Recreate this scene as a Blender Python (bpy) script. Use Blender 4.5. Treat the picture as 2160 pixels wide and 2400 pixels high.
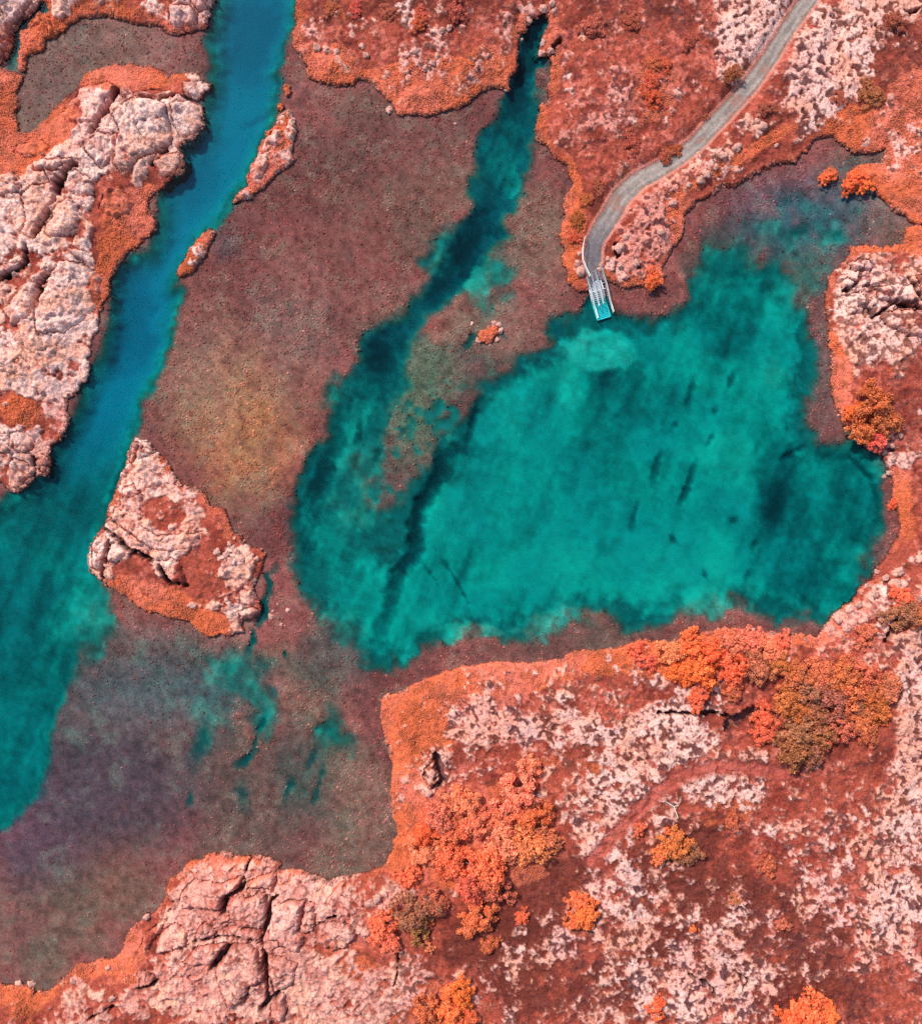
import bpy, math, random
import numpy as np
from mathutils import Vector

# ------------------------------------------------------------------ camera, sky, sun, exposure
for o in list(bpy.data.objects):
    bpy.data.objects.remove(o)
scene = bpy.context.scene
C = scene.collection
R = math.radians
DS = 0.20                  # depth of the lake floor relative to the first soundings
PXM = 20.0                 # photograph pixels per metre at the water level
CH = 94.0                  # height of the drone above the water
cam_d = bpy.data.cameras.new('camera')
cam = bpy.data.objects.new('camera', cam_d); C.objects.link(cam)
cam.location = (0, 0, CH); cam.rotation_euler = (0, 0, 0)
cam_d.sensor_fit = 'VERTICAL'; cam_d.sensor_height = 24.0
cam_d.lens = 24.0 * CH / 120.0
cam_d.clip_start = 0.5; cam_d.clip_end = 3000
scene.camera = cam

SUN_EL, SUN_AZ = R(45), R(-38)     # azimuth measured from +Y (up in the picture) towards +X
sd_ = Vector((math.sin(SUN_AZ) * math.cos(SUN_EL), math.cos(SUN_AZ) * math.cos(SUN_EL), math.sin(SUN_EL)))
world = bpy.data.worlds.new('World'); scene.world = world; world.use_nodes = True
wn = world.node_tree
sky = wn.nodes.new('ShaderNodeTexSky'); sky.sky_type = 'NISHITA'; sky.sun_disc = False
sky.sun_elevation = SUN_EL; sky.sun_rotation = SUN_AZ
bg = wn.nodes['Background']; bg.inputs[1].default_value = 0.15
wn.links.new(sky.outputs[0], bg.inputs[0])
sl = bpy.data.lights.new('sun', 'SUN'); sl.energy = 3.3; sl.angle = R(4.5); sl.color = (1.0, 0.95, 0.88)
sun = bpy.data.objects.new('sun', sl); C.objects.link(sun)
sun.location = (-60, 60, 120); sun.rotation_euler = sd_.to_track_quat('Z', 'Y').to_euler()
scene.view_settings.view_transform = 'Standard'; scene.view_settings.look = 'None'
scene.view_settings.exposure = 0.50; scene.view_settings.gamma = 1.0
scene.view_settings.use_curve_mapping = False
scene.render.engine = 'CYCLES'
scene.cycles.use_denoising = False
scene.cycles.max_bounces = 6; scene.cycles.transparent_max_bounces = 8
scene.cycles.volume_bounces = 0

# ------------------------------------------------------------------ helpers
def lin(r, g, b):
    f = lambda c: (c / 255 / 12.92) if c / 255 <= 0.04045 else ((c / 255 + 0.055) / 1.055) ** 2.4
    return np.array([f(r), f(g), f(b)], np.float32)
def at(px, py, z=0.0):      # photograph pixel -> point at height z
    k = (CH - z) / CH / PXM
    return Vector(((px - 1080) * k, (1200 - py) * k, z))
TS = 720 / 1820.0
def T(tx, ty, s):           # a traced outline in one of nine enlarged ninths of the photograph -> photograph pixels
    v = [float(x) for x in s.replace(',', ' ').split()]
    return [(tx * 720 + v[i] * TS, ty * 800 + v[i + 1] * TS) for i in range(0, len(v), 2)]
def Dd(s):                  # outline traced on the whole view (1820 wide)
    v = [float(x) for x in s.replace(',', ' ').split()]
    return [(v[i] * 2160 / 1820, v[i + 1] * 2160 / 1820) for i in range(0, len(v), 2)]
def ss(a, b, x):
    t = np.clip((x - a) / (b - a), 0, 1); return t * t * (3 - 2 * t)
def tag(o, label=None, cat=None, group=None, kind=None):
    if label: o['label'] = label
    if cat: o['category'] = cat
    if group: o['group'] = group
    if kind: o['kind'] = kind
    return o
rng = np.random.default_rng(7)
random.seed(5)

MARG = 8.0
G = 0.11                     # land grid
X0, Y0 = -54 - MARG, 60 + MARG
NX = int((108 + 2 * MARG) / G) + 1
NY = int((120 + 2 * MARG) / G) + 1
GB = 0.25                    # lake bed grid
BX = int((108 + 2 * MARG) / GB) + 1
BY = int((120 + 2 * MARG) / GB) + 1

class Grid:
    def __init__(s, nx, ny, g):
        s.nx, s.ny, s.g = nx, ny, g
        s.x = (X0 + np.arange(nx) * g).astype(np.float32)
        s.y = (Y0 - np.arange(ny) * g).astype(np.float32)
        s.XX, s.YY = np.meshgrid(s.x, s.y)
        s.PX = s.XX * PXM + 1080; s.PY = 1200 - s.YY * PXM
    def raster(s, poly):
        m = np.zeros((s.ny, s.nx), bool)
        p = np.array([((x - 1080) / PXM, (1200 - y) / PXM) for x, y in poly])
        x1, y1 = p[:, 0], p[:, 1]; x2, y2 = np.roll(x1, -1), np.roll(y1, -1)
        j0 = max(0, int((Y0 - y1.max()) / s.g) - 1); j1 = min(s.ny, int((Y0 - y1.min()) / s.g) + 2)
        for j in range(j0, j1):
            y = s.y[j]
            c = (y1 > y) != (y2 > y)
            if not c.any(): continue
            xi = np.sort(x1[c] + (y - y1[c]) * (x2[c] - x1[c]) / (y2[c] - y1[c]))
            for k in range(0, len(xi) - 1, 2):
                a = int(math.ceil((xi[k] - X0) / s.g)); b = int(math.floor((xi[k + 1] - X0) / s.g))
                if b >= 0 and a < s.nx: m[j, max(a, 0):b + 1] = True
        return m
    def edt(s, mask, rad):   # distance in metres from True cells to the nearest False cell, cut off at rad
        K = int(rad / s.g) + 1
        d = np.full(mask.shape, K, np.float32); d[~mask] = 0
        for j in range(1, s.ny): d[j] = np.minimum(d[j], d[j - 1] + 1)
        for j in range(s.ny - 2, -1, -1): d[j] = np.minimum(d[j], d[j + 1] + 1)
        d = np.minimum(d, K) ** 2
        out = d.copy()
        for k in range(1, K + 1):
            out[:, k:] = np.minimum(out[:, k:], d[:, :-k] + k * k)
            out[:, :-k] = np.minimum(out[:, :-k], d[:, k:] + k * k)
        return np.sqrt(np.minimum(out, K * K)) * s.g
    def sdf(s, mask, rad):
        return np.where(mask, s.edt(mask, rad) - s.g / 2, -(s.edt(~mask, rad) - s.g / 2)).astype(np.float32)
    def polydist(s, pts, rad):   # distance to a polyline within a box, and the window
        p = np.array([((x - 1080) / PXM, (1200 - y) / PXM) for x, y in pts])
        i0 = max(0, int((p[:, 0].min() - rad - X0) / s.g)); i1 = min(s.nx, int((p[:, 0].max() + rad - X0) / s.g) + 1)
        j0 = max(0, int((Y0 - p[:, 1].max() - rad) / s.g)); j1 = min(s.ny, int((Y0 - p[:, 1].min() + rad) / s.g) + 1)
        X = s.XX[j0:j1, i0:i1]; Y = s.YY[j0:j1, i0:i1]
        d = np.full(X.shape, 1e9, np.float32); t_ = np.zeros(X.shape, np.float32)
        for k in range(len(p) - 1):
            a, b = p[k], p[k + 1]; ab = b - a; L2 = max(ab @ ab, 1e-9)
            t = np.clip(((X - a[0]) * ab[0] + (Y - a[1]) * ab[1]) / L2, 0, 1)
            dd = np.hypot(X - a[0] - t * ab[0], Y - a[1] - t * ab[1])
            c = dd < d; d[c] = dd[c]; t_[c] = (k + t[c]) / (len(p) - 1)
        return d, t_, (slice(j0, j1), slice(i0, i1))
    def vnoise(s, scale, seed, X=None, Y=None):
        r = np.random.default_rng(seed)
        X = s.XX if X is None else X; Y = s.YY if Y is None else Y
        u = (X + 300) / scale; v = (Y + 300) / scale
        n = int(600 / scale) + 3
        lat = r.random((min(n, 512), min(n, 512)), dtype=np.float32); m = lat.shape[0]
        iu = np.floor(u).astype(np.int32); iv = np.floor(v).astype(np.int32)
        fu = (u - iu).astype(np.float32); fv = (v - iv).astype(np.float32)
        fu = fu * fu * fu * (fu * (fu * 6 - 15) + 10); fv = fv * fv * fv * (fv * (fv * 6 - 15) + 10)
        iu %= m; iv %= m; iu1 = (iu + 1) % m; iv1 = (iv + 1) % m
        a = lat[iv, iu] * (1 - fu) + lat[iv, iu1] * fu
        b = lat[iv1, iu] * (1 - fu) + lat[iv1, iu1] * fu
        return a * (1 - fv) + b * fv - 0.5
    def fbm(s, scale, seed, octv=4, gain=0.55, X=None, Y=None):
        o = 0; a = 1.0; t = 0
        for k in range(octv):
            ang = 0.6 * k + seed; ca, sa = math.cos(ang), math.sin(ang)
            XX = s.XX if X is None else X; YY = s.YY if Y is None else Y
            o = o + a * s.vnoise(scale / 2 ** k, seed * 17 + k, XX * ca - YY * sa, XX * sa + YY * ca)
            t += a; a *= gain
        return o / t * 1.6
    def worley(s, scale, seed, X=None, Y=None):
        r = np.random.default_rng(seed)
        X = s.XX if X is None else X; Y = s.YY if Y is None else Y
        u = (X + 300) / scale; v = (Y + 300) / scale
        m = 256; jx = r.random((m, m), dtype=np.float32); jy = r.random((m, m), dtype=np.float32)
        iu = np.floor(u).astype(np.int32); iv = np.floor(v).astype(np.int32)
        f1 = np.full(u.shape, 9, np.float32); f2 = f1.copy()
        for dy in (-1, 0, 1):
            for dx in (-1, 0, 1):
                a = (iu + dx) % m; b = (iv + dy) % m
                d = np.hypot(iu + dx + jx[b, a] - u, iv + dy + jy[b, a] - v).astype(np.float32)
                f2 = np.minimum(f2, np.maximum(d, f1)); f1 = np.minimum(f1, d)
        return f1, f2

def grid_mesh(name, grid, cells, Z, COL=None, mat=None, parent=None, extra=None):
    js, is_ = np.nonzero(cells)
    if len(js) == 0: return None
    nx = grid.nx
    q = np.stack([js * nx + is_, (js + 1) * nx + is_, (js + 1) * nx + is_ + 1, js * nx + is_ + 1], 1)
    used, inv = np.unique(q, return_inverse=True); inv = inv.reshape(q.shape)
    co = np.stack([grid.XX.ravel()[used], grid.YY.ravel()[used], Z.ravel()[used]], 1).astype(np.float32)
    me = bpy.data.meshes.new(name)
    return finish_mesh(name, co, inv, COL.reshape(-1, COL.shape[-1])[used] if COL is not None else None, mat, parent, True)

def finish_mesh(name, co, faces, col, mat, parent, smooth):
    me = bpy.data.meshes.new(name)
    nf, k = faces.shape
    me.vertices.add(len(co)); me.vertices.foreach_set('co', np.ascontiguousarray(co, np.float32).ravel())
    me.loops.add(nf * k); me.loops.foreach_set('vertex_index', np.ascontiguousarray(faces, np.int32).ravel())
    me.polygons.add(nf); me.polygons.foreach_set('loop_start', np.arange(0, nf * k, k, dtype=np.int32))
    try: me.polygons.foreach_set('loop_total', np.full(nf, k, np.int32))
    except Exception: pass
    me.update(calc_edges=True)
    me.polygons.foreach_set('use_smooth', np.full(nf, bool(smooth)))
    if col is not None:
        at_ = me.attributes.new('Col', 'FLOAT_COLOR', 'POINT')
        c4 = np.ones((len(co), 4), np.float32); c4[:, :col.shape[1]] = col
        at_.data.foreach_set('color', c4.ravel())
    if mat: me.materials.append(mat)
    o = bpy.data.objects.new(name, me); C.objects.link(o)
    if parent: o.parent = parent
    return o

class MB:
    def __init__(s): s.v = []; s.f = []
    def box(s, c, u, v, w):      # centre and three half-axis vectors
        n = len(s.v)
        for a in (-1, 1):
            for b in (-1, 1):
                for d in (-1, 1): s.v.append(c + u * a + v * b + w * d)
        for f in ((0, 1, 3, 2), (4, 6, 7, 5), (0, 4, 5, 1), (2, 3, 7, 6), (0, 2, 6, 4), (1, 5, 7, 3)):
            s.f.append(tuple(n + i for i in f))
    def tube(s, pts, r, n=8, r2=None):
        pts = [Vector(p) for p in pts]; base = len(s.v); m = len(pts)
        for i, p in enumerate(pts):
            d = (pts[min(i + 1, m - 1)] - pts[max(i - 1, 0)]).normalized()
            a = d.orthogonal().normalized() if abs(d.z) > 0.9 else d.cross(Vector((0, 0, 1))).normalized()
            b = d.cross(a)
            rr = r if r2 is None else r + (r2 - r) * i / max(m - 1, 1)
            for k in range(n):
                t = 2 * math.pi * k / n; s.v.append(p + (a * math.cos(t) + b * math.sin(t)) * rr)
        for i in range(m - 1):
            for k in range(n):
                k2 = (k + 1) % n
                s.f.append((base + i * n + k, base + i * n + k2, base + (i + 1) * n + k2, base + (i + 1) * n + k))
        s.f.append(tuple(base + k for k in range(n))); s.f.append(tuple(base + (m - 1) * n + k for k in reversed(range(n))))
    def build(s, name, mat, parent=None, smooth=False, origin=None):
        me = bpy.data.meshes.new(name); me.from_pydata([tuple(p) for p in s.v], [], s.f); me.update()
        if smooth: me.polygons.foreach_set('use_smooth', [True] * len(me.polygons))
        if mat: me.materials.append(mat)
        o = bpy.data.objects.new(name, me); C.objects.link(o)
        if parent: o.parent = parent
        return o

# ------------------------------------------------------------------ materials
def new_mat(name):
    m = bpy.data.materials.new(name); m.use_nodes = True
    nt = m.node_tree; return m, nt, nt.nodes, nt.links, nt.nodes['Principled BSDF']
def surface_mat(name, rough=0.9, nscale=3.0, var=0.35, bump=0.05, bscale=6.0, fine=14.0, sat=True):
    m, nt, N, L, P = new_mat(name)
    a = N.new('ShaderNodeAttribute'); a.attribute_name = 'Col'
    geo = N.new('ShaderNodeNewGeometry')
    n1 = N.new('ShaderNodeTexNoise'); n1.inputs['Scale'].default_value = nscale; n1.inputs['Detail'].default_value = 6; n1.inputs['Roughness'].default_value = 0.7
    L.new(geo.outputs['Position'], n1.inputs['Vector'])
    mr = N.new('ShaderNodeMapRange'); mr.inputs[1].default_value = 0.36; mr.inputs[2].default_value = 0.64
    mr.inputs[3].default_value = 1 - var; mr.inputs[4].default_value = 1 + var * 0.6
    L.new(n1.outputs['Fac'], mr.inputs[0])
    m1 = N.new('ShaderNodeMath'); m1.operation = 'SUBTRACT'; m1.inputs[1].default_value = 1.0; L.new(mr.outputs[0], m1.inputs[0])
    m2 = N.new('ShaderNodeMath'); m2.operation = 'MULTIPLY_ADD'; m2.inputs[2].default_value = 1.0
    L.new(m1.outputs[0], m2.inputs[0]); L.new(a.outputs['Alpha'], m2.inputs[1])
    mx = N.new('ShaderNodeVectorMath'); mx.operation = 'SCALE'
    L.new(a.outputs['Color'], mx.inputs[0]); L.new(m2.outputs[0], mx.inputs['Scale'])
    L.new(mx.outputs[0], P.inputs['Base Color'])
    P.inputs['Roughness'].default_value = rough; P.inputs['Specular IOR Level'].default_value = 0.2
    n2 = N.new('ShaderNodeTexNoise'); n2.inputs['Scale'].default_value = bscale; n2.inputs['Detail'].default_value = 5
    L.new(geo.outputs['Position'], n2.inputs['Vector'])
    b = N.new('ShaderNodeBump'); b.inputs['Strength'].default_value = 1.0; b.inputs['Distance'].default_value = bump
    L.new(n2.outputs['Fac'], b.inputs['Height']); L.new(b.outputs[0], P.inputs['Normal'])
    return m
M_land = surface_mat('lichen_rock_and_moss', 0.92, 5.5, 0.42, 0.12, 6.0)
M_bed = surface_mat('lake_bed_silt', 0.95, 4.0, 0.36, 0.05, 5.0)
M_path = surface_mat('trodden_gravel', 0.9, 4.0, 0.22, 0.03, 12.0)
M_stone = surface_mat('pale_boulder', 0.9, 5.0, 0.4, 0.08, 8.0)

def leaf_mat():
    m, nt, N, L, P = new_mat('autumn_leaves')
    oi = N.new('ShaderNodeObjectInfo'); a = N.new('ShaderNodeAttribute'); a.attribute_name = 'Col'
    mx = N.new('ShaderNodeVectorMath'); mx.operation = 'MULTIPLY'
    L.new(oi.outputs['Color'], mx.inputs[0]); L.new(a.outputs['Color'], mx.inputs[1])
    L.new(mx.outputs[0], P.inputs['Base Color']); P.inputs['Roughness'].default_value = 0.7
    P.inputs['Specular IOR Level'].default_value = 0.25
    tr = N.new('ShaderNodeBsdfTranslucent'); L.new(mx.outputs[0], tr.inputs['Color'])
    ms = N.new('ShaderNodeMixShader'); ms.inputs[0].default_value = 0.25
    L.new(P.outputs[0], ms.inputs[1]); L.new(tr.outputs[0], ms.inputs[2])
    L.new(ms.outputs[0], N['Material Output'].inputs['Surface'])
    return m
M_leaf = leaf_mat()
M_heath = surface_mat('heath_sprigs', 0.85, 5.0, 0.2, 0.0, 5.0)
def plain(name, rgb, rough=0.7, metal=0.0, var=0.15, sc=12):
    m, nt, N, L, P = new_mat(name)
    n1 = N.new('ShaderNodeTexNoise'); n1.inputs['Scale'].default_value = sc; n1.inputs['Detail'].default_value = 4
    g = N.new('ShaderNodeNewGeometry'); L.new(g.outputs['Position'], n1.inputs['Vector'])
    cr = N.new('ShaderNodeMix'); cr.data_type = 'RGBA'
    cr.inputs['A'].default_value = (*[c * (1 - var) for c in rgb], 1); cr.inputs['B'].default_value = (*[min(1, c * (1 + var)) for c in rgb], 1)
    L.new(n1.outputs['Fac'], cr.inputs['Factor']); L.new(cr.outputs['Result'], P.inputs['Base Color'])
    P.inputs['Roughness'].default_value = rough; P.inputs['Metallic'].default_value = metal
    return m
M_bark = plain('birch_bark', (0.16, 0.10, 0.08))
M_rail = plain('galvanised_rail', (0.78, 0.78, 0.74), 0.45, 0.15)
M_grate = plain('galvanised_grating', (0.42, 0.42, 0.42), 0.6, 0.1)
M_edge = plain('path_edge_turf', tuple(lin(215, 140, 120)), 0.9, 0.0, 0.25, 6)
M_branch = plain('bleached_wood', (0.75, 0.68, 0.5), 0.8)

def water_mat():
    m, nt, N, L, P = new_mat('clear_glacial_water')
    N.remove(P)
    out = N['Material Output']
    tr = N.new('ShaderNodeBsdfTransparent')
    gl = N.new('ShaderNodeBsdfGlossy'); gl.inputs['Roughness'].default_value = 0.0
    fr = N.new('ShaderNodeFresnel'); fr.inputs['IOR'].default_value = 1.22
    ms = N.new('ShaderNodeMixShader')
    nz = N.new('ShaderNodeTexNoise'); nz.inputs['Scale'].default_value = 2.2; nz.inputs['Detail'].default_value = 3
    g = N.new('ShaderNodeNewGeometry'); L.new(g.outputs['Position'], nz.inputs['Vector'])
    b = N.new('ShaderNodeBump'); b.inputs['Distance'].default_value = 0.004; b.inputs['Strength'].default_value = 0.5
    L.new(nz.outputs['Fac'], b.inputs['Height']); L.new(b.outputs[0], gl.inputs['Normal']); L.new(b.outputs[0], fr.inputs['Normal'])
    L.new(fr.outputs[0], ms.inputs[0]); L.new(tr.outputs[0], ms.inputs[1]); L.new(gl.outputs[0], ms.inputs[2])
    L.new(ms.outputs[0], out.inputs['Surface'])
    va = N.new('ShaderNodeVolumeAbsorption')
    # extinction per metre = density * (1 - colour)
    DSI = 1 / DS
    sR, sG, sB = 0.95 * DSI, 0.085 * DSI, 0.066 * DSI
    va.inputs['Density'].default_value = sR
    va.inputs['Color'].default_value = (0.0, 1 - sG / sR, 1 - sB / sR, 1)
    L.new(va.outputs[0], out.inputs['Volume'])
    return m
M_water = water_mat()

# ------------------------------------------------------------------ traced outlines (photograph pixels)
NORTH = T(0,0,'1765,-500 1760,0 1745,60 1755,110 1775,125 1725,190 1745,290 1790,350 1820,410') + T(1,0,
 '0,455 60,480 140,500 190,515 270,500 300,465 350,475 400,520 450,570 510,620 530,690 545,700 600,680 660,690 720,685 790,660 880,650 930,630 980,580 1050,530 1110,515 1170,530 1190,540 1200,470 1235,410 1250,330 1255,260 1255,210 1290,200 1300,130 1320,110 1350,110 1390,85 1430,110 1430,140 1420,180 1395,210 1380,270 1355,320 1370,345 1430,345 1440,380 1435,480 1430,560 1420,610 1370,625 1375,670 1360,760 1365,820 1410,870 1460,930 1540,990 1555,1050 1575,1090 1530,1170 1510,1230 1520,1280 1495,1370 1495,1410 1520,1490 1510,1560 1540,1600 1545,1670 1600,1720 1640,1700 1648,1640 1740,1620 1770,1660') + [
 (1428,664),(1446,671),(1463,678),(1478,675)] + T(2,0,
 '110,1705 170,1695 200,1720 270,1700 290,1640 280,1590 320,1540 340,1480 380,1430 400,1380 400,1270 440,1250 500,1190 560,1150 640,1110 720,1095 790,1050 880,1010 960,970 1060,960 1110,920 1160,880 1180,820 1280,815 1350,860 1410,905 1500,910 1595,885 1605,920 1580,970 1500,970 1440,975 1380,1020 1360,1080 1370,1130 1420,1150 1500,1130 1530,1120 1540,1150 1580,1190 1650,1240 1720,1290 1735,1320 1780,1330 1820,1332 2400,1340 2400,-500')
EAST = T(2,0,'2400,1352 1820,1346 1760,1342 1715,1352 1710,1400 1700,1450 1640,1465 1590,1470 1520,1455 1440,1460 1400,1470 1395,1500 1350,1550 1290,1610 1260,1660 1240,1740 1240,1840 1255,1930 1260,2022') + T(2,1,
 '1280,70 1275,230 1290,330 1310,400 1350,500 1420,560 1480,620 1540,655 1590,672 1590,710 1610,770 1650,830 1640,900 1655,960 1670,1020 1690,1075 1700,1090 1680,1130 1650,1190 1610,1260 1560,1340 1520,1410 1440,1470 1400,1540 1330,1580 1270,1620 1250,1680 1195,1755 1140,1740 1040,1735 950,1730 880,1715 800,1700 720,1700 640,1690 560,1710 480,1715 400,1745 320,1780 250,1775 180,1765 80,1785') + T(1,1,
 '1820,1815 1740,1820 1600,1830 1540,1850 1520,1885 1440,1885 1380,1885 1320,1900 1260,1900 1180,1890 1090,1895 1010,1915 900,1920 840,1950 760,1970 700,1990 650,2015') + T(1,2,
 '600,30 540,60 480,65 445,110 435,170 445,250 460,320 490,370 495,450 505,500 495,590 490,700 505,800 530,870 540,900 500,940 520,985 480,1020 440,1080 370,1110 300,1135 200,1150 120,1175 60,1140 0,1120') + T(0,2,
 '1720,1110 1660,1110 1650,1060 1560,1030 1480,1020 1400,1020 1330,1010 1250,1000 1210,1030 1140,1050 1090,1110 1010,1160 985,1200 980,1260 950,1320 900,1370 870,1365 820,1430 770,1480 740,1550 700,1620 620,1620 540,1650 470,1670 410,1720 370,1760 320,1810 240,1830 210,1850 195,1810 130,1785 50,1780 0,1790 -500,1800 -500,2500') + T(2,2,'2400,2500')
WEST = T(0,0,'-500,390 0,402 60,420 140,450 130,510 90,560 105,600 110,640 80,670 110,740 130,790 190,795 260,720 340,630 410,560 470,510 500,440 580,410 680,385 780,380 880,395 960,430 1010,465 1020,430 1170,430 1190,480 1250,500 1245,530 1210,545 1205,600 1215,660 1205,720 1220,740 1190,790 1140,840 1080,850 1065,890 1090,930 1080,990 1030,1050 990,1090 970,1130 900,1160 880,1190 890,1260 920,1310 925,1370 880,1410 810,1470 760,1490 700,1560 665,1640 655,1720 625,1790 600,1850 595,1920 570,1980 555,2022') + T(0,1,
 '545,90 520,95 540,150 530,200 500,240 430,320 405,350 410,390 400,450 390,510 355,580 310,600 295,680 305,720 280,780 245,800 215,800 180,840 120,880 80,885 30,860 0,840 -500,820')
NW_CORNER = T(0,0,'-500,-500 245,-500 235,0 225,40 130,140 90,190 85,260 50,350 0,388 -500,370')
NORTHWEST = T(0,0,'268,-500 265,0 300,70 270,85 235,68 210,110 170,165 190,180 130,190 115,220 140,270 115,330 110,390 130,430 155,420 165,345 210,320 260,300 285,240 330,230 420,150 490,105 650,95 700,115 780,135 850,145 960,155 985,190 1050,200 1160,190 1220,175 1235,130 1255,70 1270,0 1270,-500')
LONG_ISLET = T(0,0,'1720,645 1740,690 1750,780 1740,850 1730,960 1680,1010 1620,1060 1560,1120 1480,1170 1390,1210 1370,1205 1400,1160 1470,1100 1465,1050 1480,990 1530,910 1560,850 1590,780 1640,740 1650,690')
SLIM_ISLET = T(0,0,'1240,1360 1275,1380 1270,1420 1240,1470 1200,1530 1150,1600 1100,1640 1060,1640 1055,1610 1090,1550 1150,1460 1190,1400')
DOT_A = T(0,0,'1700,492 1722,510 1725,550 1705,575 1682,560 1677,515')
DOT_B = T(0,0,'1668,612 1686,625 1684,655 1665,665 1650,645 1652,622')
TRIANGLE = T(0,1,'805,565 840,585 870,575 895,590 930,650 980,690 1020,770 1060,840 1150,875 1220,920 1250,980 1330,1000 1360,1070 1400,1130 1470,1200 1540,1230 1560,1260 1555,1340 1530,1400 1500,1450 1530,1520 1540,1590 1510,1650 1430,1660 1450,1720 1350,1740 1230,1750 1160,1700 1130,1660 1000,1640 920,1610 840,1580 760,1510 730,1490 650,1450 600,1410 550,1360 530,1320 525,1280 545,1200 610,1110 630,1060 650,980 690,890 720,800 760,740 770,640')
MID_ISLET = [(1122,776),(1135,771),(1148,766),(1158,762),(1168,764),(1168,780),(1160,790),(1152,799),(1140,806),(1128,804),(1122,795)]
BUSH_ISLET = T(2,0,'1270,985 1315,1000 1320,1045 1290,1080 1250,1075 1225,1040 1235,1000')

LANDS = [('north_shore', NORTH), ('south_east_shore', EAST), ('west_ridge', WEST), ('north_west_rock', NW_CORNER), ('north_west_shore', NORTHWEST),
 ('rocky_islet', LONG_ISLET), ('rocky_islet', SLIM_ISLET), ('rocky_islet', DOT_A), ('rocky_islet', DOT_B), ('rocky_islet', TRIANGLE), ('rocky_islet', MID_ISLET), ('rocky_islet', BUSH_ISLET)]

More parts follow.
